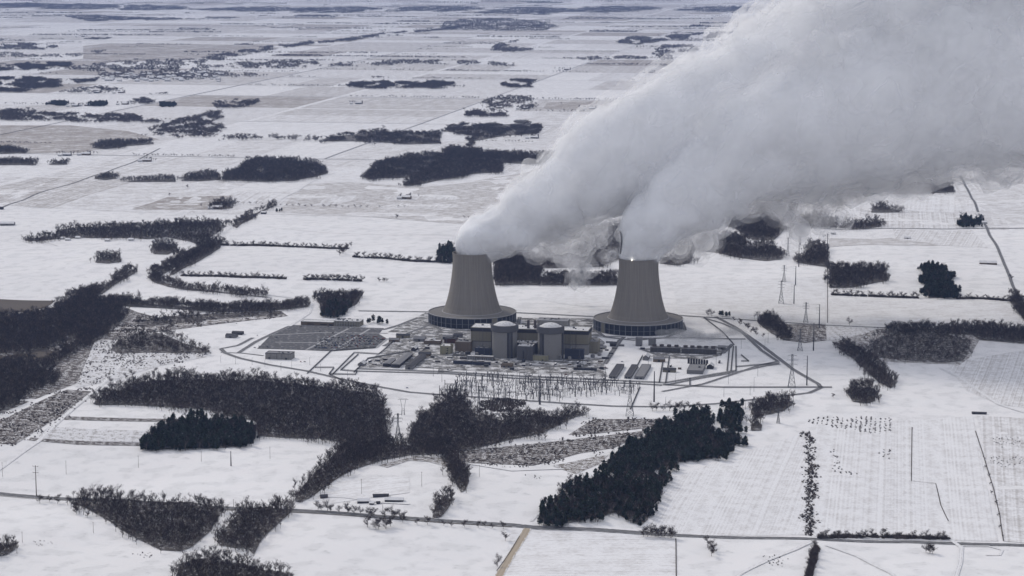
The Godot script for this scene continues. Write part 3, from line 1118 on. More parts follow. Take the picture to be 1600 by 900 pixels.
	block("service_building", "lower left wing of the service building behind the parking lot", "service building", 470.0, 508.0, 521.0, 26.0, 7.0, {"wall": "brown_steel", "roof": "snow", "parapet": "grey_steel", "windows": [[0.3, 3.0, 14.0, 1.4], [0.7, 3.0, 14.0, 1.4]], "doors": [[0.92, 8.0, 4.0]]})
	block("training_shed", "long grey shed with a dark roof alone in the snow left of the station", "shed", 414.5, 561.0, 455.0, 24.0, 11.0, {"wall": "cement", "roof": "grey_roof", "parapet": "dark_steel", "doors": [[0.15, 3.0, 4.0], [0.8, 3.0, 4.0]]})
	block("barn", "dark roofed shed in the small fenced lot left of the parking lot", "shed", 352.0, 528.0, 368.0, 18.0, 5.0, {"wall": "grey_steel", "roof": "dark_roof", "ridge": 3.0, "doors": [[0.5, 4.0, 3.6]]})
	block("barn", "dark open shed behind the shed in the small fenced lot", "shed", 362.0, 523.0, 378.0, 14.0, 5.0, {"wall": "dark_steel", "roof": "dark_roof", "ridge": 2.0, "doors": [[0.5, 6.0, 3.6]]})
	# sheds and storage halls that lie endways, below the gate line
	for s in [["storage_hall", "long grey-roofed storage hall with a dark gable", 611.0, 574.5, 624.0, 110.0, 6.5, "grey_roof", "dark_steel"], ["storage_hall", "long dark-roofed storage hall right of the grey one", 633.0, 577.0, 645.0, 115.0, 6.0, "dark_roof", "grey_steel"], ["storage_hall", "short grey hall left of the long storage halls", 598.0, 573.0, 609.0, 50.0, 6.0, "grey_roof", "dark_steel"]]:
		block(s[0], s[1], "storage hall", s[2], s[3], s[4], s[5], s[6], {"wall": s[8], "roof": s[7], "ridge": 2.2, "doors": [[0.5, 4.5, 4.0]]})
	for s in [["flat dark-roofed spray pond house, left of three in a row", 951.0, 591.0, 963.5, 110.0, "dark_roof"], ["flat purplish-roofed store, middle of three in a row", 975.5, 591.5, 986.0, 108.0, "dark_roof"], ["broad grey-roofed store, right of three in a row", 991.0, 592.5, 1006.0, 116.0, "grey_roof"]]:
		block("flat_store", s[0], "store", s[1], s[2], s[3], s[4], 4.5, {"wall": "grey_steel", "roof": s[5], "parapet": "grey_steel", "doors": [[0.3, 3.0, 3.2], [0.7, 3.0, 3.2]]})
	block("valve_house", "low grey house below the row of black tanks", "building", 1073.0, 584.0, 1098.0, 60.0, 6.0, {"wall": "grey_steel", "roof": "grey_roof", "vents": [[0.7, 0.5, 4.0, 3.0]]})
	# wooden fan coolers with their stacks
	for s in [[1016.0, 550.5, 1062.0, 4, "left bank of dark wooden fan coolers breathing white vapour"], [1065.0, 552.5, 1119.0, 5, "right bank of dark wooden fan coolers breathing white vapour"]]:
		var a := G(s[0], s[1])
		var w := span(a, s[2])
		var o := thing("fan_cooler", s[4], "fan cooler", a + EX * w / 2.0 + EY * 8.0, -YAW, "banks of fan coolers")
		var b := MB.new()
		b.at(0, 5.0, 0, w, 10.0, 15.0)
		part("casing", b.mesh(), M.slat, o)
		b = MB.new()
		b.at(0, 10.2, 0, w + 0.8, 0.5, 15.8)
		part("deck", b.mesh(), M.grey_roof, o)
		b = MB.new()
		b.at(0, 0, 0, w + 0.2, 0.25, 0.5)
		var slat := b.mesh()
		for k in 7:
			part("louvre", slat, M.zinc, o, Vector3(0, 1.3 + k * 1.2, 7.7))
		b = MB.new()
		b.lathe([[4.6, 10.3], [4.1, 12.0], [4.5, 14.6], [4.2, 14.6], [3.8, 12.0], [4.2, 10.4]], 24)
		var fan := b.mesh()
		b = MB.new()
		b.at(0, 4.8, 0, 0.5, 9.6, 0.9)
		var post := b.mesh()
		for k in s[3]:
			part("fan_stack", fan, M.slat, o, Vector3(-w / 2.0 + w * (k + 0.5) / s[3], 0, 0))
		for k in s[3] * 2 + 1:
			part("post", post, M.zinc, o, Vector3(-w / 2.0 + w * k / (s[3] * 2), 0, 8.0))
	# row of eight black upright heat exchangers
	for k in 8:
		var c := G(1076.0 + k * 4.1, 568.0 + k * 0.45)
		var o := thing("black_tank", "%s black tank from the left in the row beside the fan coolers" % nth(k + 1), "tank", c, -YAW, "row of black tanks")
		var b := MB.new()
		b.lathe([[2.0, 0.5], [2.2, 0.9], [2.2, 9.0], [1.6, 10.4], [0.0, 11.0]], 14)
		part("vessel", b.mesh(), M.dark_steel, o)
		b = MB.new()
		b.at(0, 0.3, 0, 4.8, 0.6, 4.8)
		part("plinth", b.mesh(), M.coping, o)
	# vent stacks between the reactors
	stack(825.5, 550.0, 62.0, 2.6, "left dark vent stack between the reactor buildings")
	stack(836.3, 550.0, 62.0, 2.6, "right dark vent stack, against the right reactor building")
	# fences: two nets of the security line and the outer fences
	var fences := [
		["480,584 517,549", "dark security fence running up to the parking lot"],
		["517,549 587,544", "dark security fence along the front edge of the parking lot"],
		["520,585 553,552 560,552 592,554 616,533", "inner security fence round the left corner of the station"],
		["532,579 560,554", "short fence inside the left corner of the station"],
		["514,585 555,586 558,581 534,579", "fence closing the left corner above the perimeter road"],
		["492,575 522,575 514,585 544,600", "thin fence across the snow left of the station"],
		["553,582 575,561 640,550", "fence along the sheds below the gate line"],
		["660,549 682,530", "black gate line left of the office block"],
		["558,577 700,582 800,588 1040,599 1090,590 1150,580 1150,541", "long security fence before the station, on its near side"],
		["1140,541 1136,580", "first fence strip right of the fan coolers"],
		["1146,541 1142,580", "second fence strip right of the fan coolers"],
		["1126,556 1132,542", "short dark fence beside the fan coolers"],
		["1078,602 1078,591", "short cross fence below the low grey house"],
		["1150,574 1218,568", "fence out to the right corner of the perimeter road"],
		["1040,599 1046,557", "fence strip left of the black tanks"],
		["1030,598 1037,558", "second fence strip left of the black tanks"],
		["985,592 1004,556", "fence from the flat stores up to the fan coolers"],
		["1036,602 1130,606 1300,606", "outer fence across the snow right of the switchyard"],
		["985,640 1000,605", "fence beside the lattice tower right of the switchyard"],
		["1100,497 1130,520 1146,538", "curved fence behind the fan coolers"],
		["1158,555 1170,565 1158,565", "small three-cornered fence in the snow right of the coolers"],
	]
	for f in fences:
		var line := ground_pts(f[0])
		var o := thing("security_fence", f[1], "fence", line[0], 0.0)
		structure("fence_strip", ribbon(line, 2.6, next_layer(0.12)), M.lane)
		var net := MB.new()
		var posts := MB.new()
		for k in line.size() - 1:
			var a := line[k] - line[0]
			var b := line[k + 1] - line[0]
			net.quad(a, a + Vector3.UP * 3.0, b + Vector3.UP * 3.0, b)
			var n := maxi(1, int(a.distance_to(b) / 6.0))
			for j in n + 1:
				var p := a.lerp(b, float(j) / n)
				posts.bar(p, p + Vector3.UP * 2.9, 0.09)
			posts.bar(a + Vector3.UP * 2.6, b + Vector3.UP * 2.6, 0.07)
		part("netting", net.mesh(), M.chain, o)
		tag(part("posts", posts.mesh(), M.zinc, o), "", "", "", "stuff")
	build_containers()
	# tanks and pipe bridges standing before the turbine hall
	var spots := [[714, 555, 4.0, 7.0], [722, 557, 3.0, 9.0], [731, 556, 5.0, 8.0], [745, 560, 3.5, 11.0], [753, 561, 3.0, 8.0], [818, 566, 3.0, 6.0], [876, 563, 2.6, 9.0], [890, 564, 3.2, 8.0], [905, 565, 3.0, 10.0], [926, 559, 4.0, 6.0], [936, 556, 3.0, 7.0]]
	for k in spots.size():
		var q: Array = spots[k]
		var o := thing("storage_tank", "%s upright grey tank from the left at the foot of the station buildings" % nth(k + 1), "tank", G(q[0], q[1]), 0.0, "upright tanks before the station")
		var b := MB.new()
		b.lathe([[q[2], -0.4], [q[2], q[3]], [q[2] * 0.5, q[3] + q[2] * 0.22], [0.0, q[3] + q[2] * 0.3]], 20)
		part("vessel", b.mesh(), M[["grey_steel", "cement", "dark_steel"][k % 3]], o)
		b = MB.new()
		b.bar(Vector3(q[2] + 0.3, 0, 0.3), Vector3(q[2] + 0.3, q[3] + 1.0, 0.3), 0.12)
		b.bar(Vector3(q[2] + 0.3, 0, -0.3), Vector3(q[2] + 0.3, q[3] + 1.0, -0.3), 0.12)
		part("ladder", b.mesh(), M.iron, o)
	var sheds := [[566, 570], [616, 534], [630, 528], [648, 547], [656, 533], [664, 556], [676, 536], [700, 530], [716, 527], [724, 537], [940, 545], [958, 541], [1010, 561], [1030, 565], [1046, 581], [1110, 575], [1128, 546]]
	for k in sheds.size():
		var o := thing("yard_shed", "%s low yard shed from the left round the station" % nth(k + 1), "shed", G(sheds[k][0], sheds[k][1]), -YAW + (PI / 2 if k % 3 == 0 else 0.0), "yard sheds round the station")
		house_parts(o, rng.randf_range(12, 30), rng.randf_range(8, 13), rng.randf_range(3.5, 6.5), ["grey_steel", "brown_steel", "tan", "dark_steel"][k % 4], ["old_snow", "grey_roof", "dark_roof"][k % 3], true)
	var racks := [[708, 559, 738, "left pipe bridge before the station"], [742, 563, 772, "pipe bridge at the foot of the left reactor building"], [880, 567, 918, "pipe bridge at the foot of the right reactor building"]]
	for q in racks:
		var a := G(q[0], q[1])
		var w := span(a, q[2])
		var o := thing("pipe_bridge", q[3], "pipe bridge", a, -YAW)
		for k in 3:
			var b := MB.new()
			b.bar(Vector3(0, 5.0 + k * 0.9, -0.8 + k * 0.8), Vector3(w, 5.0 + k * 0.9, -0.8 + k * 0.8), 0.4, 0.4, 6)
			part("pipe", b.mesh(), M[["zinc", "brown_steel", "grey_steel"][k]], o)
		for k in 6:
			var b := MB.new()
			b.bar(Vector3(w * k / 5.0, 0, -1.2), Vector3(w * k / 5.0, 7.2, -1.2), 0.2)
			b.bar(Vector3(w * k / 5.0, 0, 1.2), Vector3(w * k / 5.0, 7.2, 1.2), 0.2)
			b.bar(Vector3(w * k / 5.0, 4.6, -1.2), Vector3(w * k / 5.0, 4.6, 1.2), 0.2)
			part("trestle", b.mesh(), M.iron, o)
	build_cars()


func build_containers():
	var at := [[578, 566], [585, 570], [590, 564], [596, 568], [603, 563], [668, 545], [676, 559], [684, 566], [703, 560], [716, 556], [724, 561], [752, 566], [776, 567], [790, 567], [806, 570], [818, 572], [829, 571], [846, 568], [868, 570], [880, 577], [890, 571], [903, 568], [920, 569], [938, 566], [946, 561], [955, 553], [960, 545], [971, 541], [948, 548], [938, 540], [952, 536], [1004, 546], [1048, 573], [1062, 577], [1124, 567], [1112, 549]]
	at.sort_custom(func(p, q): return p[0] < q[0])
	var looks := ["dark_steel", "blue_steel", "grey_steel", "brown_steel", "dark_steel", "slat"]
	var words := ["dark", "dark blue", "grey", "brown", "dark", "blackish"]
	for k in at.size():
		var i := rng.randi() % looks.size()
		var w := rng.randf_range(6.0, 14.0)
		var h := rng.randf_range(2.6, 4.2)
		var o := thing("site_container", "%s site container, %s from the left round the station" % [words[i], nth(k + 1)], "container", G(at[k][0], at[k][1]), -YAW + (PI / 2 if rng.randf() < 0.3 else 0.0), "site containers round the station")
		var b := MB.new()
		b.at(0, h / 2.0, 0, w, h, 3.2)
		part("shell", b.mesh(), M[looks[i]], o)
		b = MB.new()
		b.at(0, h + 0.12, 0, w - 0.3, 0.24, 3.0)
		part("roof", b.mesh(), M.snow if rng.randf() < 0.5 else M.grey_roof, o)
		b = MB.new()
		b.at(w * 0.25, 1.1, 1.64, 1.1, 2.1, 0.1)
		part("door", b.mesh(), M.glass, o)


func build_cars():
	var side := PackedVector2Array([Vector2(-2.25, 0.35), Vector2(-2.25, 0.85), Vector2(-1.55, 0.98), Vector2(-0.85, 1.48), Vector2(0.75, 1.5), Vector2(1.5, 1.0), Vector2(2.25, 0.9), Vector2(2.3, 0.35)])
	var b := MB.new()
	for k in side.size():
		var p := side[k]
		var q := side[(k + 1) % side.size()]
		b.quad(Vector3(p.x, p.y, -0.88), Vector3(q.x, q.y, -0.88), Vector3(q.x, q.y, 0.88), Vector3(p.x, p.y, 0.88))
	var t := Geometry2D.triangulate_polygon(side)
	for k in range(0, t.size(), 3):
		for s in [-0.88, 0.88]:
			b.tri(Vector3(side[t[k]].x, side[t[k]].y, s), Vector3(side[t[k + 1]].x, side[t[k + 1]].y, s), Vector3(side[t[k + 2]].x, side[t[k + 2]].y, s))
	var body := b.mesh()
	b = MB.new()
	b.at(-0.05, 1.26, 0, 1.7, 0.3, 1.8, false, false)
	var glass := b.mesh()
	b = MB.new()
	for s in [-1.4, 1.4]:
		for r in [-0.85, 0.85]:
			b.bar(Vector3(s, 0.33, r - 0.1), Vector3(s, 0.33, r + 0.1), 0.33, 0.33, 8)
	var wheels := b.mesh()
	var first := {}
	var lot := pts("498,528 560,524 600,528 603,531 590,541 515,547 490,546")
	var row := 0
	var looks := ["car_black", "car_black", "car_grey", "car_black", "car_blue", "car_red", "car_grey", "car_white"]
	var base := G(495, 547)
	var words := {"car_black": "black", "car_grey": "grey", "car_red": "dark red", "car_white": "white", "car_blue": "dark blue"}
	for j in 14:
		var n := 0
		var any := false
		for i in 60:
			var p := base + EX * (i * 2.9 - 20.0) + EY * (j * 13.5 + (5.2 if j % 2 else 0.0))
			if not Geometry2D.is_point_in_polygon(seen_at(p), lot) or rng.randf() < 0.52 or n >= 22:
				continue
			n += 1
			any = true
			var look: String = looks[rng.randi() % looks.size()]
			var label := "%s from the left in row %s of the main lot" % [nth(n), ["one", "two", "three", "four", "five", "six", "seven", "eight", "nine", "ten", "eleven", "twelve", "thirteen", "fourteen"][row]]
			car(first, look, body, glass, wheels, words[look] + " parked car, " + label, Vector3(p.x, 0.25 + layer, p.z), PI / 2 - YAW + rng.randf_range(-0.03, 0.03), "cars parked in the main lot")
		if any: row += 1
	var stray := [[513, 511], [530, 514], [545, 513.5], [470, 511], [540, 522], [520, 521], [500, 519], [552, 520], [402, 525], [398, 544], [405, 542], [418, 543], [432, 528], [640, 535], [625, 542], [652, 538], [612, 535], [866, 573], [912, 573], [925, 576], [893, 583], [884, 586], [470, 566], [476, 566], [636, 607], [765, 627], [700, 579], [722, 572], [946, 575], [972, 566]]
	stray.sort_custom(func(p, q): return p[0] < q[0])
	var k := 0
	for s in stray:
		k += 1
		var look: String = looks[rng.randi() % looks.size()]
		car(first, look, body, glass, wheels, "%s car parked by itself, %s stray car from the left round the station" % [words[look], nth(k)], G(s[0], s[1]) + Vector3.UP * (0.25 + layer), rng.randf() * PI, "stray cars round the station")


func car(first: Dictionary, look: String, body: Mesh, glass: Mesh, wheels: Mesh, label: String, where: Vector3, turn: float, group: String):
	if not first.has(look):
		var o := thing("parked_car", label, "car", where, turn, group)
		o.set_meta("stem", "parked_car")
		part("body", body, M[look], o)
		part("windows", glass, M.glass, o)
		part("wheels", wheels, M.iron, o)
		first[look] = o
		return
	var c := copy_of(first[look], label, where, turn)
	c.set_meta("group", group)


# ---------------------------------------------------------------- switchyard

func build_yard():
	var area := pts("686,594 760,591 850,594 1000,603 1002,612 985,618 900,622 870,628 780,627 700,624 690,620")
	# portal frames for the lines
	var b := MB.new()
	for q in [-0.6, 0.6]:
		b.bar(Vector3(q, 0, 0), Vector3(q * 0.4, 21.0, 0), 0.3)
	for k in 6:
		b.bar(Vector3(-0.5, k * 2.6, 0), Vector3(0.5, k * 2.6 + 2.6, 0), 0.14)
	var leg := b.mesh()
	b = MB.new()
	for y in [13.0, 15.0]:
		b.bar(Vector3(-9.4, y, 0), Vector3(9.4, y, 0), 0.34)
	for k in 12:
		b.bar(Vector3(-9 + k * 1.5, 13.2, 0), Vector3(-9 + k * 1.5 + 1.5, 14.6, 0), 0.13)
	var beam := b.mesh()
	b = MB.new()
	b.bar(Vector3(0, 13.1, 0), Vector3(0, 10.2, 0), 0.26, 0.26, 6)
	var string := b.mesh()
	var frame: Node3D = null
	var base := G(690, 622)
	var count := [0, 0, 0, 0]
	for j in 4:
		for i in 20:
			var p := base + EX * (i * 19.4 + 4.0) + EY * (j * 46.0 + 6.0)
			if not Geometry2D.is_point_in_polygon(seen_at(p), area) or rng.randf() < (0.1 if i < 6 else 0.3):
				continue
			count[j] += 1
			var label := "%s grey portal frame from the left in the %s row of the switchyard" % [nth(count[j]), nth(j + 1)]
			if frame == null:
				frame = thing("portal_frame", label, "portal frame", p, -YAW, "portal frames of the switchyard")
				frame.set_meta("stem", "portal_frame")
				part("leg", leg, M.iron, frame, Vector3(-9, 0, 0))
				part("leg", leg, M.iron, frame, Vector3(9, 0, 0))
				part("beam", beam, M.iron, frame)
				for k in 3:
					part("insulator", string, M.porcelain, frame, Vector3(-5.0 + 5.0 * k, 0, 0))
			else:
				copy_of(frame, label, p, -YAW, rng.randf_range(0.8, 1.1))
	# breakers, switches and bus posts
	b = MB.new()
	b.bar(Vector3.ZERO, Vector3(0, 6.2, 0), 0.42)
	b.bar(Vector3(-1.9, 6.2, 0), Vector3(1.9, 6.2, 0), 0.3)
	var post := b.mesh()
	b = MB.new()
	for s in [-1.6, 1.6]:
		b.bar(Vector3(s, 6.2, 0), Vector3(s, 8.0, 0), 0.34, 0.3, 6)
	b.bar(Vector3(-1.6, 8.0, 0), Vector3(1.6, 8.0, 0), 0.14)
	var head := b.mesh()
	var gear: Node3D = null
	for j in 10:
		var n := 0
		for i in 46:
			var p := base + EX * (i * 8.4 + rng.randf_range(-1.5, 1.5)) + EY * (j * 19.0 + rng.randf_range(-3, 3))
			if not Geometry2D.is_point_in_polygon(seen_at(p), area) or rng.randf() < 0.3 or n > 30:
				continue
			n += 1
			var label := "%s dark switchgear post from the left in the %s line of the switchyard" % [nth(n), nth(j + 1)]
			var size := rng.randf_range(0.8, 1.9)
			if gear == null:
				gear = thing("switchgear_post", label, "switchgear", p, -YAW, "switchgear posts of the switchyard")
				gear.set_meta("stem", "switchgear_post")
				part("stand", post, M.iron, gear)
				part("insulators", head, M.porcelain, gear)
			else:
				copy_of(gear, label, p, rng.randf_range(-0.5, 0.5), size)
	# transformers and the tall take-off masts between yard and station
	for k in 4:
		var c := G([760.0, 800.0, 905.0, 940.0][k], [573.0, 578.0, 574.0, 577.0][k])
		var o := thing("transformer", "%s grey transformer from the left before the reactor buildings" % nth(k + 1), "transformer", c, -YAW, "transformers before the station")
		b = MB.new()
		b.at(0, 2.6, 0, 8.0, 4.2, 4.0)
		part("tank", b.mesh(), M.zinc, o)
		b = MB.new()
		for i in 7:
			b.at(-3.6 + i * 1.2, 2.5, 2.5, 0.4, 3.4, 1.0)
		part("radiator", b.mesh(), M.dark_steel, o)
		for i in 3:
			b = MB.new()
			b.bar(Vector3(0, 4.7, 0), Vector3(0, 8.2, 0.8), 0.4, 0.2, 6)
			part("bushing", b.mesh(), M.porcelain, o, Vector3(-2.6 + 2.6 * i, 0, 0))
	var mast := 0
	for s in [[677, 588, 572], [690.5, 597, 577], [725, 588, 571], [808, 596, 571], [825, 599, 571], [842, 600, 572], [859, 594, 570], [895, 600, 560], [912, 602, 575], [930, 604, 576], [946, 606, 570]]:
		mast += 1
		var h := tall(s[0], s[1], s[2])
		var o := thing("take_off_mast", "%s slim grey mast from the left between switchyard and reactor buildings" % nth(mast), "mast", G(s[0], s[1]), -YAW, "slim masts before the station")
		b = MB.new()
		b.bar(Vector3.ZERO, Vector3(0, h, 0), 0.4, 0.2, 6)
		part("shaft", b.mesh(), M.zinc, o)
		b = MB.new()
		b.bar(Vector3(-3.0, h * 0.82, 0), Vector3(3.0, h * 0.82, 0), 0.2)
		part("crossarm", b.mesh(), M.zinc, o)


# ---------------------------------------------------------------- woods

var rag := FastNoiseLite.new()
var tint := FastNoiseLite.new()

func spread_over(outline: PackedVector2Array, gap: float, h: float, thin: bool, seed_: int, hole := 0.42) -> PackedVector3Array:
	# places of trees on a jittered field, kept where foot and crown fall inside the outline that the photograph shows
	var r := RandomNumberGenerator.new()
	r.seed = seed_
	var lo := Vector3(1e9, 0, 1e9)
	var hi := -lo
	for p in outline:
		var q := G(p.x, p.y)
		lo = lo.min(q)
		hi = hi.max(q)
	var out := PackedVector3Array()
	var z := lo.z
	while z < hi.z:
		var x := lo.x + r.randf() * gap
		while x < hi.x:
			var p := on(Vector3(x + r.randf_range(-0.4, 0.4) * gap, 0, z + r.randf_range(-0.4, 0.4) * gap))
			var s := seen_at(p)
			var far := clampf((CAM_Z - p.z) / 4000.0, 0.8, 5.0)
			s += Vector2(rag.get_noise_2d(p.x / far, p.z / far) * 13.0, rag.get_noise_2d(p.z / far + 900.0, p.x / far) * 9.0 / far)
			s += Vector2(r.randfn() * 3.2, r.randfn() * 1.3) / far
			if rag.get_noise_2d(p.x * 1.7 / far + 400.0, p.z * 1.7 / far) > hole:
				x += gap
				continue
			if Geometry2D.is_point_in_polygon(s, outline) and (thin or Geometry2D.is_point_in_polygon(s - Vector2(0, px_per_m(p) * h * 0.5), outline)):
				out.append(p)
			x += gap
		z += gap
	return out


func grove(called: String, label: String, places: PackedVector3Array, meshes: Array, lo: float, hi: float, seed_: int, group := "") -> Node3D:
	var r := RandomNumberGenerator.new()
	r.seed = seed_
	var o := Node3D.new()
	o.name = plain(called)
	add_child(o)
	tag(o, label, "wood" if called.ends_with("wood") else "trees", group, "stuff")
	var sorted := []
	for k in meshes.size():
		sorted.append([])
	for p in places:
		sorted[r.randi() % meshes.size()].append(p)
	for k in meshes.size():
		if sorted[k].is_empty():
			continue
		var mm := MultiMesh.new()
		mm.transform_format = MultiMesh.TRANSFORM_3D
		mm.use_colors = true
		mm.mesh = meshes[k]
		mm.instance_count = sorted[k].size()
		for i in sorted[k].size():
			var size := r.randf_range(lo, hi)
			var shade := (1.0 + 0.3 * tint.get_noise_2d(sorted[k][i].x, sorted[k][i].z)) * r.randf_range(0.65, 1.4)
			mm.set_instance_color(i, Color(shade, shade, shade))
			mm.set_instance_transform(i, Transform3D(Basis(Vector3.UP, r.randf() * TAU).scaled(Vector3(size, size * r.randf_range(0.85, 1.15), size)), sorted[k][i]))
		var n := MultiMeshInstance3D.new()
		n.name = "trees"
		n.multimesh = mm
		n.material_override = M.tree
		o.add_child(n, true)
	return o


var n_trees := 0

func wood(kind: String, label: String, s: String, dense := 1.0, thin := false):
	var outline := pts(s)
	var mid := Vector2.ZERO
	for p in outline:
		mid += p / outline.size()
	var d: float = CAM_Z - G(mid.x, mid.y).z
	var gap := (7.0 if d < 3600.0 else 7.0 if d < 5200.0 else 9.0 if d < 8500.0 else 15.0 if d < 14000.0 else 26.0) / sqrt(dense)
	var far := d > 8500.0
	var meshes: Array = (V.far_pine if far else V.pine) if kind == "pine" else V.shrub if kind == "brush" else (V.far_tree if far else V.bare)
	if kind == "mixed":
		meshes = V.bare + V.pine
	if kind == "pine" and not far:
		meshes = V.pine + [V.bare[2], V.bare[0]]
	var h := 3.0 if kind == "brush" else 15.0
	if kind == "brush":
		gap *= 0.62
	var k := hash(label) & 0xffff
	var places := spread_over(outline, gap, h, thin, k, 2.0 if kind == "brush" and dense > 1.5 else -0.02 if kind == "brush" else 2.0 if kind == "pine" or (thin and dense >= 1.0 and d < 8500.0) else 0.13 if d > 8500.0 else 0.36 if dense >= 1.0 else 0.12)
	n_trees += places.size()
	grove({"pine": "pine_wood", "bare": "bare_wood", "mixed": "mixed_wood", "brush": "brushwood"}[kind], label, places, meshes, 0.5 if not far else 0.7, 1.2 if not far else 1.3, k)
	if kind == "brush" or (thin and (d > 8500.0 or kind == "pine")):
		return
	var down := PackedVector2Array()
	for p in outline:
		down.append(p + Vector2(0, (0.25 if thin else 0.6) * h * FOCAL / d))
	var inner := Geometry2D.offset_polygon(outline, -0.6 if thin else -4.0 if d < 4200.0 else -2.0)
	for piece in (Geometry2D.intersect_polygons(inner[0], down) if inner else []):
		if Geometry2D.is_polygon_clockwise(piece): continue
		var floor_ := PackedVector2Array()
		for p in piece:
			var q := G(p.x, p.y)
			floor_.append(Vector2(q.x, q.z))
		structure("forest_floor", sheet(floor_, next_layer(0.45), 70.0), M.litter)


func build_woods():
	rag.seed = 44
	rag.frequency = 1.0 / 85.0
	rag.fractal_octaves = 3
	tint.seed = 45
	tint.frequency = 1.0 / 60.0
	# the foreground
	wood("bare", "three-cornered bare wood below the bottom road, left of the snowy gap", "102,780 120,774 170,769 240,775 300,775 352,785 357,794 345,812 330,835 300,860 283,866 250,864 225,852 200,839 185,831 170,819 150,808 128,796 112,791")
	wood("bare", "bare wood below the bottom road, right of the snowy gap", "385,784 420,782 455,790 462,800 440,820 420,838 410,850 402,867 396,873 385,862 360,860 340,856 333,846 345,825 360,805 372,794")
	wood("bare", "bare wood cut by the lower edge, below the snowy gap", "270,900 285,870 310,862 340,862 360,868 380,870 410,880 440,882 458,895 480,940 250,940")
	wood("bare", "little bare copse cut by the left edge below the bottom road", "-30,850 8,842 22,838 31,845 28,862 12,871 -30,880", 1.2)
	wood("pine", "dark pine wood with a straight snowy edge below it, left of the big bare wood", "221,692 235,672 255,662 270,655 300,652 340,653 375,655 395,664 402,680 398,695 380,702 340,705 300,705 260,706 230,708 220,704", 1.5)
	wood("bare", "great bare wood below the perimeter road, left of the power-line gap", "135,632 150,618 180,605 215,592 250,586 300,583 350,586 400,586 450,590 500,596 550,602 590,609 602,625 606,650 609,675 612,692 590,712 570,730 540,745 510,765 490,780 470,790 455,786 460,770 475,750 495,730 510,715 522,703 530,695 500,690 450,689 410,686 400,690 396,662 340,652 330,652 345,648 300,643 250,640 200,637 150,637", 1.15)
	wood("bare", "strip of bare wood across the foot of the power-line gap", "530,697 580,684 610,683 640,688 700,688 716,700 700,713 640,716 600,723 555,738")
	wood("bare", "big bare wood right of the power-line gap, topped by tall trees", "632,692 640,665 655,645 675,630 700,614 715,611 730,623 745,640 765,645 790,650 820,643 840,638 860,643 880,643 892,638 905,635 916,640 926,650 900,656 870,671 850,681 800,691 760,701 715,713 690,713 660,709 640,701", 1.15)
	wood("brush", "small oval thicket between the perimeter road and the bare wood", "748,637 755,627 780,622 800,623 818,627 821,637 810,641 780,644 755,643", 2.0, true)
	wood("bare", "winding line of creek trees right of the round snowy field", "700,705 712,712 720,725 730,740 734,752 728,767 720,771 712,757 705,742 695,727 686,714", 1.6, true)
	wood("bare", "slanting clump of trees where the creek meets the bottom road", "674,812 680,787 690,776 706,775 709,781 700,797 690,809", 1.4, true)
	wood("pine", "upper end of the long dark pine wood, below the perimeter road", "928,737 955,720 970,705 990,690 1010,680 1020,665 1050,650 1075,644 1111,644 1113,656 1108,666 1115,672 1155,670 1167,680 1160,693 1150,701 1135,712 1120,719 1100,722 1060,726 1020,740 980,750", 1.3)
	wood("mixed", "lower end of the long dark wood, reaching down to the bottom road", "838,812 845,800 850,785 870,765 895,750 930,735 980,748 1020,738 1060,724 1100,720 1075,729 1056,736 1047,746 1040,761 1035,771 1028,786 1020,801 1015,816 1003,826 985,820 960,806 945,810 900,820 880,823 850,821", 1.25)
	wood("pine", "small clump of pines between two poles below the perimeter road", "1124,661 1128,645 1140,634 1156,632 1161,640 1152,656 1150,669 1140,674 1125,673", 1.2)
	wood("bare", "short rounded row of bare trees right of the pine clump", "1172,646 1175,634 1195,628 1220,625 1238,624 1241,632 1225,643 1200,649 1180,653", 1.4, true)
	wood("bare", "low bush clump under the short rounded row of trees", "1172,674 1174,660 1184,655 1192,662 1190,674", 1.4, true)
	wood("bare", "round copse at the end of the slanting scrub wood, right of the station", "1319,616 1325,602 1345,597 1365,599 1373,612 1371,630 1355,635 1330,632", 1.5)
	wood("bare", "slanting scrub wood running down to the round copse", "1298,538 1320,533 1345,543 1365,558 1385,578 1402,592 1404,606 1390,611 1370,601 1350,582 1330,564 1310,551", 1.2)
	wood("bare", "open scrub wood with snow between its trees, below the right-hand road", "1378,518 1420,514 1470,514 1500,520 1516,533 1516,556 1506,569 1470,571 1430,569 1400,566 1368,563 1355,546 1365,526", 0.45)
	wood("bare", "dark belt of trees along the right-hand road", "1378,514 1420,511 1500,513 1560,514 1620,516 1620,538 1580,536 1530,532 1518,524 1470,522 1385,524", 1.4, true)
	wood("bare", "dark slope of bushes right of the curved plant road", "1180,501 1190,495 1210,500 1228,512 1240,528 1225,533 1205,522 1190,511", 1.6, true)
	# the left middle ground
	wood("bare", "broad dark forest at the left edge above the brown clearing", "-30,496 20,487 80,480 100,466 112,457 130,454 152,460 165,464 190,478 202,492 190,505 175,520 160,526 150,531 110,532 90,542 60,550 40,556 -30,552", 1.4)
	wood("bare", "dark forest at the left edge below the brown clearing", "-30,568 20,560 60,564 80,578 100,590 95,596 70,606 40,621 30,635 10,645 -30,650", 1.4)
	wood("bare", "belt of trees slanting along the track left of the scrub land", "60,580 78,562 100,548 130,530 152,522 165,520 160,530 130,545 100,563 78,580", 1.4, true)
	wood("brush", "thick fence row of brush between two right-hand fields", "1262,672 1269,672 1270,700 1266,712 1272,725 1270,738 1274,752 1276,770 1272,800 1269,838 1257,838 1258,800 1259,770 1264,748 1260,735 1260,720 1264,705 1260,690", 1.6, true)
	wood("brush", "low weeds and brush scattered over the long weedy field", "716,706 790,696 1014,671 1002,684 960,702 905,711 832,730 718,725", 0.5, true)
	wood("brush", "low weeds and brush scattered over the upper weedy field", "884,682 925,653 1046,653 1022,670 930,681", 0.5, true)
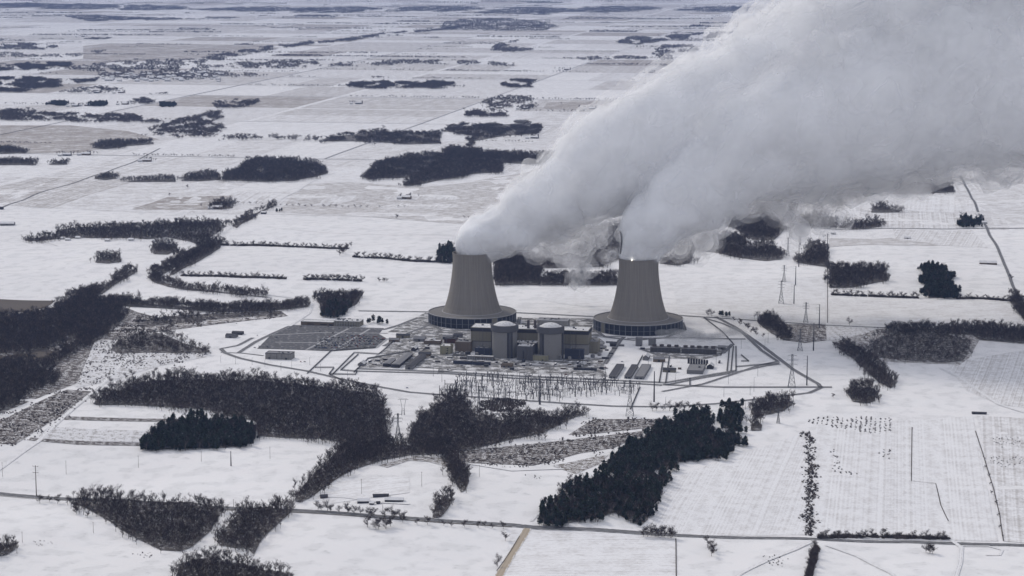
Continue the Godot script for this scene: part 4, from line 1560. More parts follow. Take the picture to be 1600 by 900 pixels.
	wood("brush", "low weeds and brush scattered over the slanting weedy strip", "-20,664 103,606 149,611 122,638 27,697 -20,697", 0.5, true)
	wood("brush", "scrub land with snowy openings left of the small fenced lot", "122,606 130,575 150,531 165,528 170,545 240,546 300,546 330,550 320,558 290,569 240,572 200,572 165,590 150,603", 0.45, true)
	wood("bare", "loose line of taller bare trees in the scrub land", "170,548 185,528 215,520 250,518 290,535 328,545 328,552 290,553 230,552 190,554", 0.55, true)
	wood("brush", "band of bushes above the snowy slope at the left", "172,517 200,504 250,496 300,494 380,489 440,486 442,495 380,500 300,508 230,516 190,522", 1.0, true)
	wood("bare", "dark copse behind the service building's left wing", "488,464 510,457 545,454 560,451 569,460 560,476 545,485 530,496 502,497 498,478", 1.3)
	wood("pine", "square stand of pines left behind the service building", "502,498 502,476 530,474 548,478 546,487 530,498", 1.4, true)
	wood("bare", "long riverside wood at the bend, left of the snow-covered river road", "32,377 45,367 85,366 90,354 130,350 180,349 230,349 270,349 285,344 330,342 350,347 362,350 345,363 330,373 340,386 330,396 310,406 300,404 310,386 295,379 260,373 230,376 180,374 130,374 90,376 60,379 45,379", 1.15)
	wood("bare", "small round copse below the long riverside wood", "233,391 240,379 275,379 279,392 262,399 240,398", 1.3, true)
	wood("bare", "single oval tree island in the snow field at the left", "147,411 152,402 165,400 180,399 191,404 190,410 170,413", 1.3, true)
	wood("bare", "thick tree belt from the river road down to the left forest", "214,419 205,421 185,432 165,444 145,456 120,460 140,466 162,459 176,448 200,434 216,425", 1.5, true)
	wood("bare", "belt of trees along the left bank of the river road", "312,398 298,393 268,410 244,423 228,432 240,442 262,449 300,455 360,460 420,466 420,462 360,456 300,449 262,441 250,434 264,425 292,410", 1.3, true)
	wood("bare", "belt of trees along the right bank of the river road", "347,380 336,372 320,388 300,402 284,412 268,422 262,432 272,430 288,420 306,412 330,398 345,388", 1.3, true)
	wood("bare", "loose trees along the upper river road", "360,352 396,334 430,316 432,322 408,332 388,346 370,358", 1.0, true)
	wood("bare", "line of trees under the lower river meadow", "162,474 172,466 200,470 260,475 340,481 420,480 480,474 484,480 420,487 340,489 260,483 200,480", 1.8, true)
	wood("bare", "short hedge of trees at the left edge above the diagonal road's farm", "-20,259 0,252 30,251 57,255 57,259", 1.2, true)
	wood("bare", "small tuft right of the short hedge at the left edge", "72,258 80,254 105,252 106,258", 1.2, true)
	wood("bare", "thin row of trees before the spur of the wide dark wood", "186,284 230,278 275,280 275,285 200,285", 1.0, true)
	wood("bare", "loose dark trees in the brush band left of the station road", "205,505 260,492 330,488 440,484 445,492 330,500 230,512", 0.5, true)
	# behind the station
	wood("bare", "dark forest between the towers, right of the left tower", "771,448 771,404 790,396 815,392 842,394 847,420 846,448", 1.3)
	wood("bare", "dark forest half hidden by steam between the towers", "845,421 842,394 860,378 880,358 910,348 950,348 986,345 990,360 970,390 968,406 940,419 900,421", 1.2)
	wood("bare", "straight belt of light-stemmed trees between the towers", "845,448 845,427 966,425 966,448", 1.2)
	wood("bare", "forest veiled by steam right of the right tower", "1028,414 1032,394 1050,379 1075,371 1096,377 1086,395 1080,413 1060,417", 1.2)
	wood("pine", "rounded dark clump against the rim of the left tower", "680,411 690,395 705,386 712,388 712,412", 1.3, true)
	wood("bare", "tall dark wood under the steam, left of the power lines", "1128,346 1140,328 1165,322 1200,325 1226,328 1225,361 1210,376 1175,376 1163,366 1150,359 1133,353", 1.6, true)
	wood("bare", "long dark wood below the tall one, ending at the power lines", "1084,387 1100,371 1130,369 1165,367 1168,384 1200,383 1221,387 1223,406 1195,409 1150,403 1120,396 1090,393", 1.6, true)
	wood("bare", "dark corner wood right of the power lines", "1240,410 1258,396 1262,382 1280,380 1294,389 1296,419 1275,416", 1.5, true)
	wood("bare", "wood edge in the steam right of the power lines", "1250,356 1250,336 1280,333 1311,344 1309,358", 1.2)
	wood("bare", "low wood running right from the steam's edge", "1303,358 1320,344 1376,343 1380,356 1350,360", 1.2)
	wood("bare", "veiled wood in the far steam", "1275,312 1285,289 1365,286 1367,300 1340,311", 1.1)
	wood("bare", "straight far wood right of the veiled one", "1395,303 1400,288 1450,286 1490,289 1490,301 1440,304", 1.1, true)
	wood("bare", "far wood at the right edge where the steam ends", "1500,262 1512,250 1560,249 1620,251 1620,262", 1.2, true)
	wood("bare", "oblong woodlot right of the field corner", "1294,452 1294,414 1320,411 1350,415 1386,416 1390,440 1360,446 1330,452", 1.2)
	wood("pine", "block-shaped dark pine lot standing alone in the snow", "1437,417 1455,413 1476,415 1486,435 1494,467 1449,468 1444,445", 1.5)
	wood("bare", "narrow belt of trees along the right edge", "1575,470 1582,458 1592,465 1612,500 1612,515 1596,496", 1.4, true)
	wood("pine", "dark farm clump by the right-hand cross road", "1499,356 1502,343 1515,340 1532,342 1534,352 1520,357", 1.0, true)
	wood("bare", "loose trees on a field edge above the right-hand cross road", "1360,333 1364,322 1380,320 1395,326 1410,326 1405,333", 1.0, true)
	# the middle distance
	wood("bare", "wide dark wood on the rise left of the striped field", "347,284 355,269 375,257 385,246 410,244 440,247 470,248 500,254 516,268 513,273 490,279 460,285 400,286", 1.4)
	wood("bare", "long dark wood above the striped field", "564,276 580,259 600,247 640,242 680,239 740,237 786,244 786,271 740,274 700,281 665,289 640,293 625,291 630,284 650,279 600,281 575,281", 1.4)
	wood("bare", "wood of paler trees left of the stream fork", "494,223 510,212 560,206 600,202 650,204 686,206 692,226 640,228 600,225 550,223", 1.2)
	wood("bare", "dark bent wood at the stream fork", "682,208 700,196 750,192 800,191 846,191 851,200 840,211 790,214 740,223 735,231 725,229 735,214 700,208", 1.4)
	wood("bare", "wood below the stream fork reaching to the steam", "690,236 700,229 740,231 770,237 850,239 880,241 871,253 830,259 790,257 700,251", 1.4)
	wood("bare", "wooded stream bend with a snowy meadow, far left", "238,206 250,194 280,189 320,179 346,176 351,183 330,196 346,200 346,213 300,217 265,213", 1.3, true)
	wood("bare", "thin stream-side trees running right from the wooded bend", "346,214 400,213 450,214 500,214 500,220 450,221 400,219 346,218", 0.8, true)
	wood("bare", "long low wood at the left edge below the farm row", "-30,191 0,176 40,172 60,179 100,179 140,179 200,180 226,187 252,192 200,193 140,191 60,191", 1.4, true)
	wood("bare", "far oblong woodlot with a cut-off right end", "538,137 545,129 600,129 660,129 712,128 700,140 640,139 560,139", 1.6, true)
	wood("bare", "far rounded woodlot on the slope above the farm cluster", "782,136 795,126 820,125 841,127 832,136 800,138", 1.5, true)
	wood("bare", "far straight grove below the farm cluster", "726,182 735,176 770,174 796,176 796,183 740,184", 1.5, true)
	wood("bare", "trees round the far farm cluster", "748,170 760,156 790,153 830,158 842,168 820,172 780,170", 0.7, true)
	wood("bare", "small woods on a field edge above the wide dark wood", "140,232 155,224 190,220 240,221 241,226 200,229 165,234", 1.1, true)
	wood("bare", "tuft of trees at the left edge above the diagonal road", "-30,240 10,231 30,232 45,236 40,240 -10,242", 1.1, true)
	wood("bare", "row of trees beside the diagonal road, left", "146,280 150,273 180,274 184,280 165,282", 1.4, true)
	wood("bare", "wood spur left of the wide dark wood", "278,283 300,274 345,270 345,282 310,284", 1.0, true)
	wood("bare", "trees beside the dark stubble field", "322,327 335,316 350,312 366,318 364,326 340,328", 1.1, true)
	wood("pine", "evergreen windbreak of the farm left of the far row", "76,166 80,161 98,160 102,166", 2.0, true)
	wood("pine", "second evergreen windbreak in the far farm row", "142,167 144,161 160,161 162,167", 2.0, true)
	wood("bare", "bare grove in the middle of the far farm row", "200,162 208,157 222,153 245,157 244,162 225,165", 1.2, true)
	wood("pine", "evergreen windbreak at the right of the far farm row", "248,168 250,161 276,162 278,168", 2.0, true)
	wood("bare", "pair of groves on the slope right of the far farm row", "334,170 336,162 350,163 372,158 405,160 404,164 370,170", 1.2, true)
	wood("bare", "bare trees behind the low barn at the far left", "110,142 140,137 148,136 190,139 188,143 140,144", 0.6, true)
	# the far plain
	wood("bare", "tree-filled far town at the left, its dense upper half", "95,110 130,103 170,97 240,95 300,97 335,101 348,107 300,109 200,109 130,112", 1.2, true)
	wood("bare", "loose trees between the houses of the far town", "130,113 200,109 300,108 350,112 420,118 340,123 290,126 220,125 150,121", 0.4, true)
	wood("bare", "far river wood at the left edge below the town", "-30,147 -30,122 50,122 100,126 162,124 100,136 40,143", 1.7, true)
	wood("bare", "far wooded bank left of the town", "-30,107 0,103 60,99 110,99 108,107 60,110 -30,112", 1.5, true)
	wood("bare", "long far belt of trees rising right from the town", "300,96 340,86 400,76 470,68 560,58 640,49 720,41 722,44 640,53 560,63 470,73 400,82 345,94 320,99", 1.7, true)
	wood("bare", "far belt of trees along the lower valley, right of the town", "345,105 380,98 440,96 500,98 500,105 440,107 380,108", 1.6, true)
	wood("bare", "far belt across the middle of the plain", "500,104 560,98 640,95 720,96 800,99 805,104 720,102 640,101 560,105", 1.4, true)
	wood("bare", "far wood at the left edge above the brown field", "-30,77 0,70 50,68 92,74 70,78 20,79", 1.6, true)
	wood("bare", "far scattered wood below the brown field at the left", "-30,90 0,84 40,83 60,88 110,86 165,79 160,84 110,91 40,90", 0.9, true)
	wood("bare", "thin far wood line under the horizon plain at the left", "100,26 140,24 200,27 280,30 280,32 200,32 140,34", 1.5, true)
	var pieces := ["-30,12 0,6 60,5 110,8 100,12 40,13", "60,15 120,6 180,8 190,12 140,15", "185,17 200,8 280,10 300,14 250,17", "290,16 380,11 480,13 500,17 400,19", "450,21 480,13 560,11 600,15 540,21", "600,18 640,11 720,10 760,14 700,19", "740,21 800,12 860,12 900,17 850,24 780,22", "880,19 930,10 1010,10 1040,14 960,20", "1050,17 1110,11 1216,12 1210,16 1120,19"]
	for k in pieces.size():
		wood("bare", "%s piece from the left of the farthest dark wood band" % nth(k + 1), pieces[k], 1.1, true)
	wood("bare", "second far town among trees in the middle of the plain", "688,37 720,31 780,29 850,35 872,42 850,49 760,49 700,47", 1.0, true)
	wood("bare", "hook-shaped far wood right of the middle", "764,80 775,71 800,62 810,64 788,75 836,76 836,80 800,83", 1.7, true)
	wood("bare", "far wood left of the steam's upper edge", "964,69 985,59 1060,55 1166,49 1166,57 1060,63 1000,71", 1.6, true)
	wood("bare", "far broken wood under the one at the steam's upper edge", "1018,78 1040,71 1090,72 1086,80 1050,86 1052,95 1030,96", 1.4, true)
	wood("bare", "far thin belt from the middle to the steam", "900,92 960,88 1010,90 1010,94 960,93 900,96", 1.2, true)


# ---------------------------------------------------------------- trees one can tell apart

func tree(kind: String, label: String, where: Vector3, size: float, group: String):
	var k := rng.randi() % 5
	var key := kind + str(k)
	var called := {"bare": "bare_tree", "pine": "pine_tree"}[kind] as String
	if not V.has(key):
		var o := thing(called, label, "tree", where, rng.randf() * TAU, group)
		o.set_meta("stem", called)
		part("trunk", V[kind + "_parts"][k][0], M.tree, o)
		part("crown", V[kind + "_parts"][k][1], M.tree, o)
		o.scale = Vector3.ONE * size
		V[key] = o
		return
	var c := copy_of(V[key], label, where, rng.randf() * TAU, size)
	c.set_meta("group", group)


func tree_row(kind: String, whose: String, s: String, n: int, lo: float, hi: float, wander := 2.5, from := "left", hedge := ""):
	var line := ground_pts(s)
	var total := 0.0
	for k in line.size() - 1:
		total += line[k].distance_to(line[k + 1])
	for i in n:
		var want := total * (i + 0.5 + rng.randf_range(-0.38, 0.38)) / n
		for k in line.size() - 1:
			var d := line[k].distance_to(line[k + 1])
			if want <= d:
				var p := line[k].lerp(line[k + 1], want / d) + Vector3(rng.randf_range(-wander, wander), 0, rng.randf_range(-wander, wander))
				tree(kind, ("%s %s tree from the %s %s" % [nth(i + 1), kind, from, whose]) if n > 1 else "%s tree %s" % [kind, whose], on(p), rng.randf_range(lo, hi), "trees " + whose)
				break
			want -= d
	if hedge:
		var low := PackedVector3Array()
		for k in line.size() - 1:
			for j in int(line[k].distance_to(line[k + 1]) / 0.9):
				low.append(on(line[k].lerp(line[k + 1], rng.randf()) + Vector3(rng.randfn() * 1.5, 0, rng.randfn() * 2.0)))
		grove("hedge", hedge, low, V.shrub, 1.1, 2.3, n)


func build_single_trees():
	tree_row("bare", "in the hedgerow left behind the left tower", "342,383 400,384 450,386 500,388 546,389", 34, 0.75, 1.05, 2.5, "left", "low brush of the hedgerow left behind the left tower")
	tree_row("bare", "in the hedgerow touching the left tower", "552,402 600,404 650,409 704,411", 25, 0.75, 1.1, 2.5, "left", "low brush of the hedgerow touching the left tower")
	tree_row("bare", "in the hedgerow above the river meadow", "284,431 330,432 380,434 446,436", 24, 0.7, 1.0, 2.5, "left", "low brush of the hedgerow above the river meadow")
	tree_row("bare", "in the thick hedgerow left of the tower", "474,437 500,437 530,438 566,440", 22, 0.85, 1.1, 4.0, "left", "low brush of the thick hedgerow left of the left tower")
	tree_row("bare", "at the corner between two hedgerows", "528,401 536,394 544,388 550,384", 8, 0.9, 1.2, 5.0)
	tree_row("bare", "in the clump right of the thick hedgerow", "590,440 606,440", 5, 0.6, 0.8)
	tree_row("bare", "in the hedgerow below the oblong woodlot", "1300,461 1350,463 1400,465 1436,466", 18, 0.7, 1.1, 2.5, "left", "low brush of the hedgerow below the oblong woodlot")
	tree_row("bare", "in the hedgerow right of the pine lot", "1496,467 1530,467 1560,469 1590,472", 11, 0.6, 0.95, 2.5, "left", "low brush of the hedgerow right of the pine lot")
	tree_row("bare", "along the road below the cattle yard", "490,798 530,801 580,807 640,812", 17, 0.7, 1.1)
	tree_row("bare", "in the clump across from the cattle yard", "576,824 590,828 604,826 618,824", 6, 0.95, 1.25, 5.0)
	tree_row("bare", "on the road right of the cattle yard", "622,816 660,820 700,822 760,825 800,828", 9, 0.5, 0.9)
	tree_row("bare", "beside the bottom road near the wooden pole", "56,786 62,788 68,784 96,788 110,785 122,803 148,812", 8, 0.6, 1.05, 4.0)
	tree_row("bare", "along the road below the long dark wood", "1004,838 1022,839 1038,840 1054,841", 9, 0.8, 1.15)
	tree_row("bare", "along the bottom road between two crossings", "1276,842 1320,840 1360,840 1400,841 1440,842 1482,843", 26, 0.45, 0.95, 3.0, "left", "low brush along the bottom road at the right")
	tree_row("bare", "in the field corner below the road", "1108,853 1112,862 1116,872", 4, 0.8, 1.1, 2.5, "far end")
	tree_row("bare", "in the gully under the bottom road", "1276,856 1272,868 1268,885 1262,905", 9, 0.7, 1.05, 4.0, "far end", "brush in the gully under the bottom road")
	tree_row("bare", "beside the farm lane at lower right", "1443,862 1452,864 1458,866", 4, 0.7, 1.05)
	tree_row("bare", "in the thin fence row at far right", "1538,722 1548,760 1558,800 1567,842", 8, 0.25, 0.5, 2.0, "far end")
	tree_row("bare", "of the row on the bank, right of the yard", "1016,642 1040,642 1070,641 1096,640", 10, 0.8, 1.15)
	tree_row("bare", "on the slope right of the right tower", "1148,502 1160,508 1168,514 1180,522 1192,529", 11, 0.6, 0.95, 6.0)
	tree_row("bare", "beside the pines behind the fan coolers", "1106,494 1113,494", 2, 0.95, 1.1)
	tree_row("bare", "in the small snow valley on the left", "186,549 212,543 236,549 258,541 280,553 300,553 326,553", 9, 0.75, 1.2, 5.0)
	tree_row("bare", "before the great wood's upper edge", "168,600 210,588 240,586 262,588 300,594 340,594", 8, 0.75, 1.15)
	tree_row("bare", "beside the gravel road", "790,842 784,858 775,897", 3, 0.6, 0.9, 1.0, "far end")
	for q in [["lone bare tree in the snow below the field ditch at the upper left", 293, 294, 0.9], ["lone bare tree on the ditch below the striped field", 620, 342, 1.0], ["round lone tree beside the right-hand road", 1327, 508, 1.1], ["lone bare tree left of the round copse", 1302, 622, 0.7], ["lone tree at the head of the right-hand road bend", 1580, 437, 1.0], ["small lone tree in the snow left of the gravel road crossing", 757, 822, 0.5], ["lone tree standing above the river road fork", 322, 272, 0.7], ["lone dark tree beside the steam, left of its edge", 752, 350, 0.8], ["lone tree in the snow field above the creek meadow", 265, 306, 0.7]]:
		tree("bare", q[0], G(q[1], q[2]), q[3], "lone bare trees")
	tree_row("pine", "on the lawn left of the left tower", "574,507 580,503 586,505 590,508 596,505 602,508 609,507", 8, 0.8, 1.25, 3.0)
	tree_row("pine", "beside the road right of the right tower", "1122,494 1128,494 1134,495 1140,495", 6, 0.7, 0.95)
	tree_row("pine", "before the lower end of the long wood", "842,820 852,823 862,822 874,825 884,822", 10, 0.7, 1.0, 4.0)
	tree_row("pine", "at the left tip of the dark pine wood", "222,704 228,698 234,690 244,682", 6, 0.8, 1.1)
	tree_row("pine", "by the river-road house", "432,332 440,330", 3, 0.6, 0.9)
	# rows of young nursery shrubs in the right-hand field, far too many and small to tell apart
	var places := PackedVector3Array()
	var plot := pts("1235,662 1280,652 1340,646 1392,652 1396,690 1390,716 1376,712 1362,690 1330,675 1290,668 1250,668")
	var lower := pts("1296,700 1302,692 1318,735 1350,742 1345,762 1312,760 1300,730")
	for j in 90:
		for i in 60:
			var p := G(1236, 664) + EX * (i * 3.9 - 20.0 + rng.randfn() * 0.8) - EY * (j * 5.0 - 130.0 + rng.randfn() * 1.6)
			var s := seen_at(p)
			var inside := Geometry2D.is_point_in_polygon(s, plot)
			if (inside and i % 2 == 0 and swell.get_noise_2d(p.x * 3.0, p.z * 3.0) > -0.02 and rng.randf() < 0.62) or (Geometry2D.is_point_in_polygon(s, lower) and rng.randf() < 0.2):
				places.append(on(p))
	grove("nursery_shrubs", "rows of small dark nursery shrubs in the right-hand snow field", places, V.shrub, 0.5, 0.95, 5)
	for q in [["weeds", "dark weeds along the edge of the weedy field", "720,722 760,726 800,728 832,730 836,727 800,724 760,722"], ["weeds", "dry weeds on the field mound below the bare wood", "815,744 840,740 862,746 850,750 830,749"], ["weeds", "brush heap in the snow below the three-cornered wood", "203,868 215,864 235,865 240,870 220,872"], ["weeds", "snow-covered brush pile in the lower left field", "50,850 60,846 80,848 86,853 66,854"], ["weeds", "dead brush in the lower right meadow", "1190,872 1215,866 1230,872 1222,884 1200,886"], ["weeds", "brush round the farm spring at the right edge", "1535,715 1560,712 1600,718 1620,730 1560,730"], ["weeds", "brush patches on the right-hand farm plot", "1545,685 1570,682 1600,690 1605,698 1570,700"]]:
		grove(q[0], q[1], spread_over(pts(q[2]), 6.5, 2.0, true, hash(q[1])), V.shrub, 0.3, 0.7, 3)


# ---------------------------------------------------------------- poles and pylons

func lattice(label: String, px: float, base: float, top: float, wide := 1.0):
	var h := tall(px, base, top)
	var o := thing("lattice_tower", label, "transmission tower", G(px, base), -YAW + 0.1, "lattice transmission towers")
	var foot := h * 0.11 * wide
	var neck := h * 0.028
	var waist := h * 0.58
	for s in [Vector2(1, 1), Vector2(-1, 1), Vector2(-1, -1), Vector2(1, -1)]:
		var b := MB.new()
		b.bar(Vector3(s.x * foot, -0.5, s.y * foot), Vector3(s.x * neck, waist, s.y * neck), 0.5, 0.4)
		b.bar(Vector3(s.x * neck, waist, s.y * neck), Vector3(s.x * neck * 0.6, h, s.y * neck * 0.6), 0.2, 0.14)
		part("leg", b.mesh(), M.zinc, o)
	var b := MB.new()
	var levels := 9
	for k in levels:
		var f0 := 1.0 - pow(1.0 - float(k) / levels, 1.35)
		var f1 := 1.0 - pow(1.0 - float(k + 1) / levels, 1.35)
		var r0: float = lerpf(foot, neck, minf(1.0, f0 * h / waist))
		var r1: float = lerpf(foot, neck, minf(1.0, f1 * h / waist))
		for q in 4:
			var a := Vector3(cos(q * PI / 2 + PI / 4), 0, sin(q * PI / 2 + PI / 4)) * 1.414
			var c := Vector3(cos((q + 1) * PI / 2 + PI / 4), 0, sin((q + 1) * PI / 2 + PI / 4)) * 1.414
			b.bar(a * r0 + Vector3.UP * f0 * h, c * r1 + Vector3.UP * f1 * h, 0.23)
			b.bar(c * r0 + Vector3.UP * f0 * h, a * r1 + Vector3.UP * f1 * h, 0.23)
			b.bar(a * r1 + Vector3.UP * f1 * h, c * r1 + Vector3.UP * f1 * h, 0.2)
	part("bracing", b.mesh(), M.zinc, o)
	for k in 3:
		b = MB.new()
		var y: float = h * [0.7, 0.83, 0.97][k]
		var arm: float = h * [0.15, 0.17, 0.13][k]
		for s in [-1, 1]:
			b.bar(Vector3(0, y - h * 0.02, 0.5), Vector3(s * arm, y, 0), 0.3, 0.18)
			b.bar(Vector3(0, y + h * 0.02, 0), Vector3(s * arm, y, 0), 0.26, 0.18)
			b.bar(Vector3(s * arm, y, 0), Vector3(s * arm, y - 2.6, 0), 0.16)
		part("crossarm", b.mesh(), M.zinc, o)


func monopole(label: String, px: float, base: float, top: float, arms := true, thick := 1.0):
	var h := tall(px, base, top)
	var o := thing("steel_pole", label, "transmission pole", G(px, base), -YAW, "dark steel transmission poles")
	var b := MB.new()
	b.bar(Vector3(0, -0.5, 0), Vector3(0, h, 0), 1.25 * thick, 0.6 * thick, 12)
	part("shaft", b.mesh(), M.iron, o)
	if arms:
		for k in 4:
			b = MB.new()
			b.bar(Vector3.ZERO, Vector3(-6.5, 0.9, 0), 0.24, 0.12)
			b.bar(Vector3(-6.3, 0.9, 0), Vector3(-6.3, -1.6, 0), 0.15)
			part("arm", b.mesh(), M.iron, o, Vector3(0, h * (0.98 - k * 0.12), 0))


func build_poles():
	lattice("lattice tower straddling the fence right of the station", 1237, 605, 554)
	lattice("lattice tower standing before the brown scrub, right of the station", 1250, 548, 514)
	lattice("lattice tower on the far side of the right-hand road", 1259, 504, 473)
	lattice("lattice tower alone in the snow field behind the right tower", 1220.5, 474, 439)
	lattice("distant lattice tower below the dark corner wood", 1225, 440, 415)
	lattice("distant lattice tower in the clearing of the power lines", 1231, 400, 372, 0.7)
	lattice("most distant lattice tower, at the edge of the steam", 1235, 372, 344, 0.7)
	lattice("lattice tower at the right end of the switchyard, by the perimeter road", 984, 649, 594)
	lattice("lattice tower above the long dark pine wood", 1216, 661, 638)
	lattice("lattice tower in the gap between the two bare woods", 622, 688, 646)
	lattice("lattice tower behind the oval thicket below the switchyard", 748, 640, 603, 0.6)
	# the V-shaped tower at the head of the gap
	var h := tall(630, 648, 624)
	var o := thing("lattice_tower", "V-topped lattice tower at the head of the gap, by the perimeter road", "transmission tower", G(630, 648), -YAW, "lattice transmission towers")
	var b := MB.new()
	for s in [-1, 1]:
		b = MB.new()
		b.bar(Vector3(s * 2.6, 0, 0), Vector3(s * 2.0, h * 0.45, 0), 0.4)
		b.bar(Vector3(s * 2.0, h * 0.45, 0), Vector3(s * 4.6, h, 0), 0.35)
		b.bar(Vector3(s * 2.6, 0, 2.6), Vector3(s * 2.0, h * 0.45, 0), 0.3)
		part("leg", b.mesh(), M.zinc, o)
	b = MB.new()
	for k in 4:
		b.bar(Vector3(-2.5, h * k * 0.11, 0), Vector3(2.4, h * (k + 1) * 0.11, 0), 0.15)
		b.bar(Vector3(2.5, h * k * 0.11, 0), Vector3(-2.4, h * (k + 1) * 0.11, 0), 0.15)
	part("bracing", b.mesh(), M.zinc, o)
	b = MB.new()
	b.bar(Vector3(-9, h, 0), Vector3(9, h, 0), 0.35)
	b.bar(Vector3(-7, h + 1.6, 0), Vector3(7, h + 1.6, 0), 0.2)
	part("crossarm", b.mesh(), M.zinc, o)
	monopole("thick black steel pole before the switchyard", 843.5, 632, 591, false, 1.5)
	monopole("black steel pole beside the flat stores right of the switchyard", 1022, 628, 580, false, 1.2)
	monopole("black steel pole with arms beside the lattice tower, right of the station", 1260.6, 602, 556)
	monopole("slim dark pole at the lower edge of the brown scrub", 1271, 548, 505)
	monopole("slim dark pole on the far side of the right-hand road", 1280, 513, 476)
	monopole("slim dark pole beside the lone lattice tower behind the right tower", 1240.5, 475, 445)
	monopole("distant dark pole left of the field corner", 1243, 446, 416)
	monopole("distant dark pole in the clearing of the power lines", 1248, 417, 370, true, 1.0)
	monopole("distant dark pole by the wood edge in the steam", 1250.5, 383, 336, true, 1.0)
	monopole("dark pole at the top of the straight ditch, by the dark corner wood", 1293, 395, 366, true, 0.7)
	monopole("short dark steel pole in the snow before the dark pine wood", 361, 728, 705, false, 0.8)
	# wooden double pole at the left
	h = tall(57, 776, 728)
	o = thing("wooden_pole", "tall wooden pole with two crossarms beside the bottom road at the left edge", "utility pole", G(57, 776), -YAW)
	b = MB.new()
	b.bar(Vector3(0, -0.5, 0), Vector3(0, h, 0), 0.75, 0.45, 8)
	part("shaft", b.mesh(), M.pole_wood, o)
	for k in 2:
		b = MB.new()
		b.bar(Vector3(-4.4, 0, 0), Vector3(4.4, 0, 0), 0.32)
		for s in [-4.0, 0.0, 4.0]:
			b.bar(Vector3(s, 0, 0), Vector3(s, 1.4, 0), 0.16)
		part("crossarm", b.mesh(), M.pole_wood, o, Vector3(0, h * (0.97 - 0.2 * k), 0))
	# thin poles in the fields and lamp posts round the station
	var thin := [
		[4, 745, 723, "first thin pole at the left edge, in the field above the bottom road"], [103.5, 741, 720, "thin pole above the bottom road, right of the tall wooden pole"], [216.5, 731, 712, "thin pole in the snow left below the dark pine wood"], [314.7, 721, 705, "thin pole against the foot of the dark pine wood"], [422, 717, 698, "thin pole in the snow right of the dark pine wood"],
		[146, 833, 816, "thin pole left of the three-cornered bare wood"], [35, 848, 831, "thin pole beside the little bare copse at the left edge"], [365, 793, 780, "thin pole at the top of the snowy gap"], [565, 772, 748, "thin pole behind the cattle yard"], [659, 760, 737, "thin pole in the middle of the round snowy field"], [749, 745, 726, "thin pole right of the winding creek trees"], [598, 799, 788, "thin pole between cattle yard and bottom road"],
		[836, 728, 720, "thin pole at the corner of the weedy field"], [1116, 664, 646, "thin pole left of the small pine clump"], [1158, 670, 645, "thin pole right of the small pine clump"], [1165, 640, 626, "thin pole by the perimeter road above the pine clump"], [1425, 690, 668, "thin pole at the head of the right-hand ditch"],
		[345, 567, 556, "first lamp post from the left, on the snow slope left of the station"], [368, 569, 558, "second lamp post from the left, on the snow slope left of the station"], [394, 570, 559, "third lamp post from the left, inside the perimeter road bend"], [414, 573, 562, "fourth lamp post from the left, below the long grey shed"], [439, 579, 567, "fifth lamp post from the left, below the long grey shed"], [456, 576, 563, "sixth lamp post from the left, right of the long grey shed"], [484, 570, 558, "lamp post beside the dark fence running up to the parking lot"], [501, 580, 568, "lamp post left of the inner security fence"], [543, 588, 577, "lamp post at the left corner of the station"],
		[624, 560, 548, "lamp post above the long storage halls"], [657, 562, 549, "lamp post in the snow left of the office block"], [1013, 575, 559, "lamp post in the snow before the fan coolers"], [1055, 598, 584, "lamp post left of the low grey house"], [1119, 569, 553, "lamp post right of the black tanks"], [1138, 600, 583, "lamp post below the fence strips"], [1131, 620, 604, "lamp post on the snow inside the perimeter road"], [1172, 617, 603, "second lamp post on the snow inside the perimeter road"], [1184, 588, 573, "lamp post near the right corner of the perimeter road"], [1178, 612, 590, "lamp post between road and lattice tower"], [1195, 550, 530, "lamp post behind the perimeter road's right arm"], [1200, 536, 520, "lamp post on the slope right of the right tower"], [1158, 545, 530, "lamp post right of the fence strips"], [1070, 640, 626, "lamp post by the row of trees on the bank"], [1124, 642, 630, "lamp post where the perimeter road passes the pines"], [1040, 632, 620, "lamp post before the right end of the switchyard"],
	]
	for q in thin:
		var t := tall(q[0], q[1], q[2])
		var lamp: bool = (q[3] as String).contains("lamp")
		var n := thing("lamp_post" if lamp else "field_pole", q[3], "lamp post" if lamp else "utility pole", G(q[0], q[1]), -YAW, "lamp posts" if lamp else "thin field poles")
		b = MB.new()
		b.bar(Vector3(0, -0.4, 0), Vector3(0, t, 0), 0.3, 0.2, 6)
		part("shaft", b.mesh(), M.zinc if lamp else M.pole_wood, n)
		b = MB.new()
		if lamp:
			b.bar(Vector3(0, t, 0), Vector3(1.8, t + 0.3, 0), 0.12)
			b.at(2.0, t + 0.25, 0, 1.0, 0.25, 0.5)
		else:
			b.bar(Vector3(-1.3, t - 0.8, 0), Vector3(1.3, t - 0.8, 0), 0.14)
		part("lamp_head" if lamp else "crossarm", b.mesh(), M.zinc if lamp else M.pole_wood, n)


# ---------------------------------------------------------------- the cattle yard, farms and the far plain

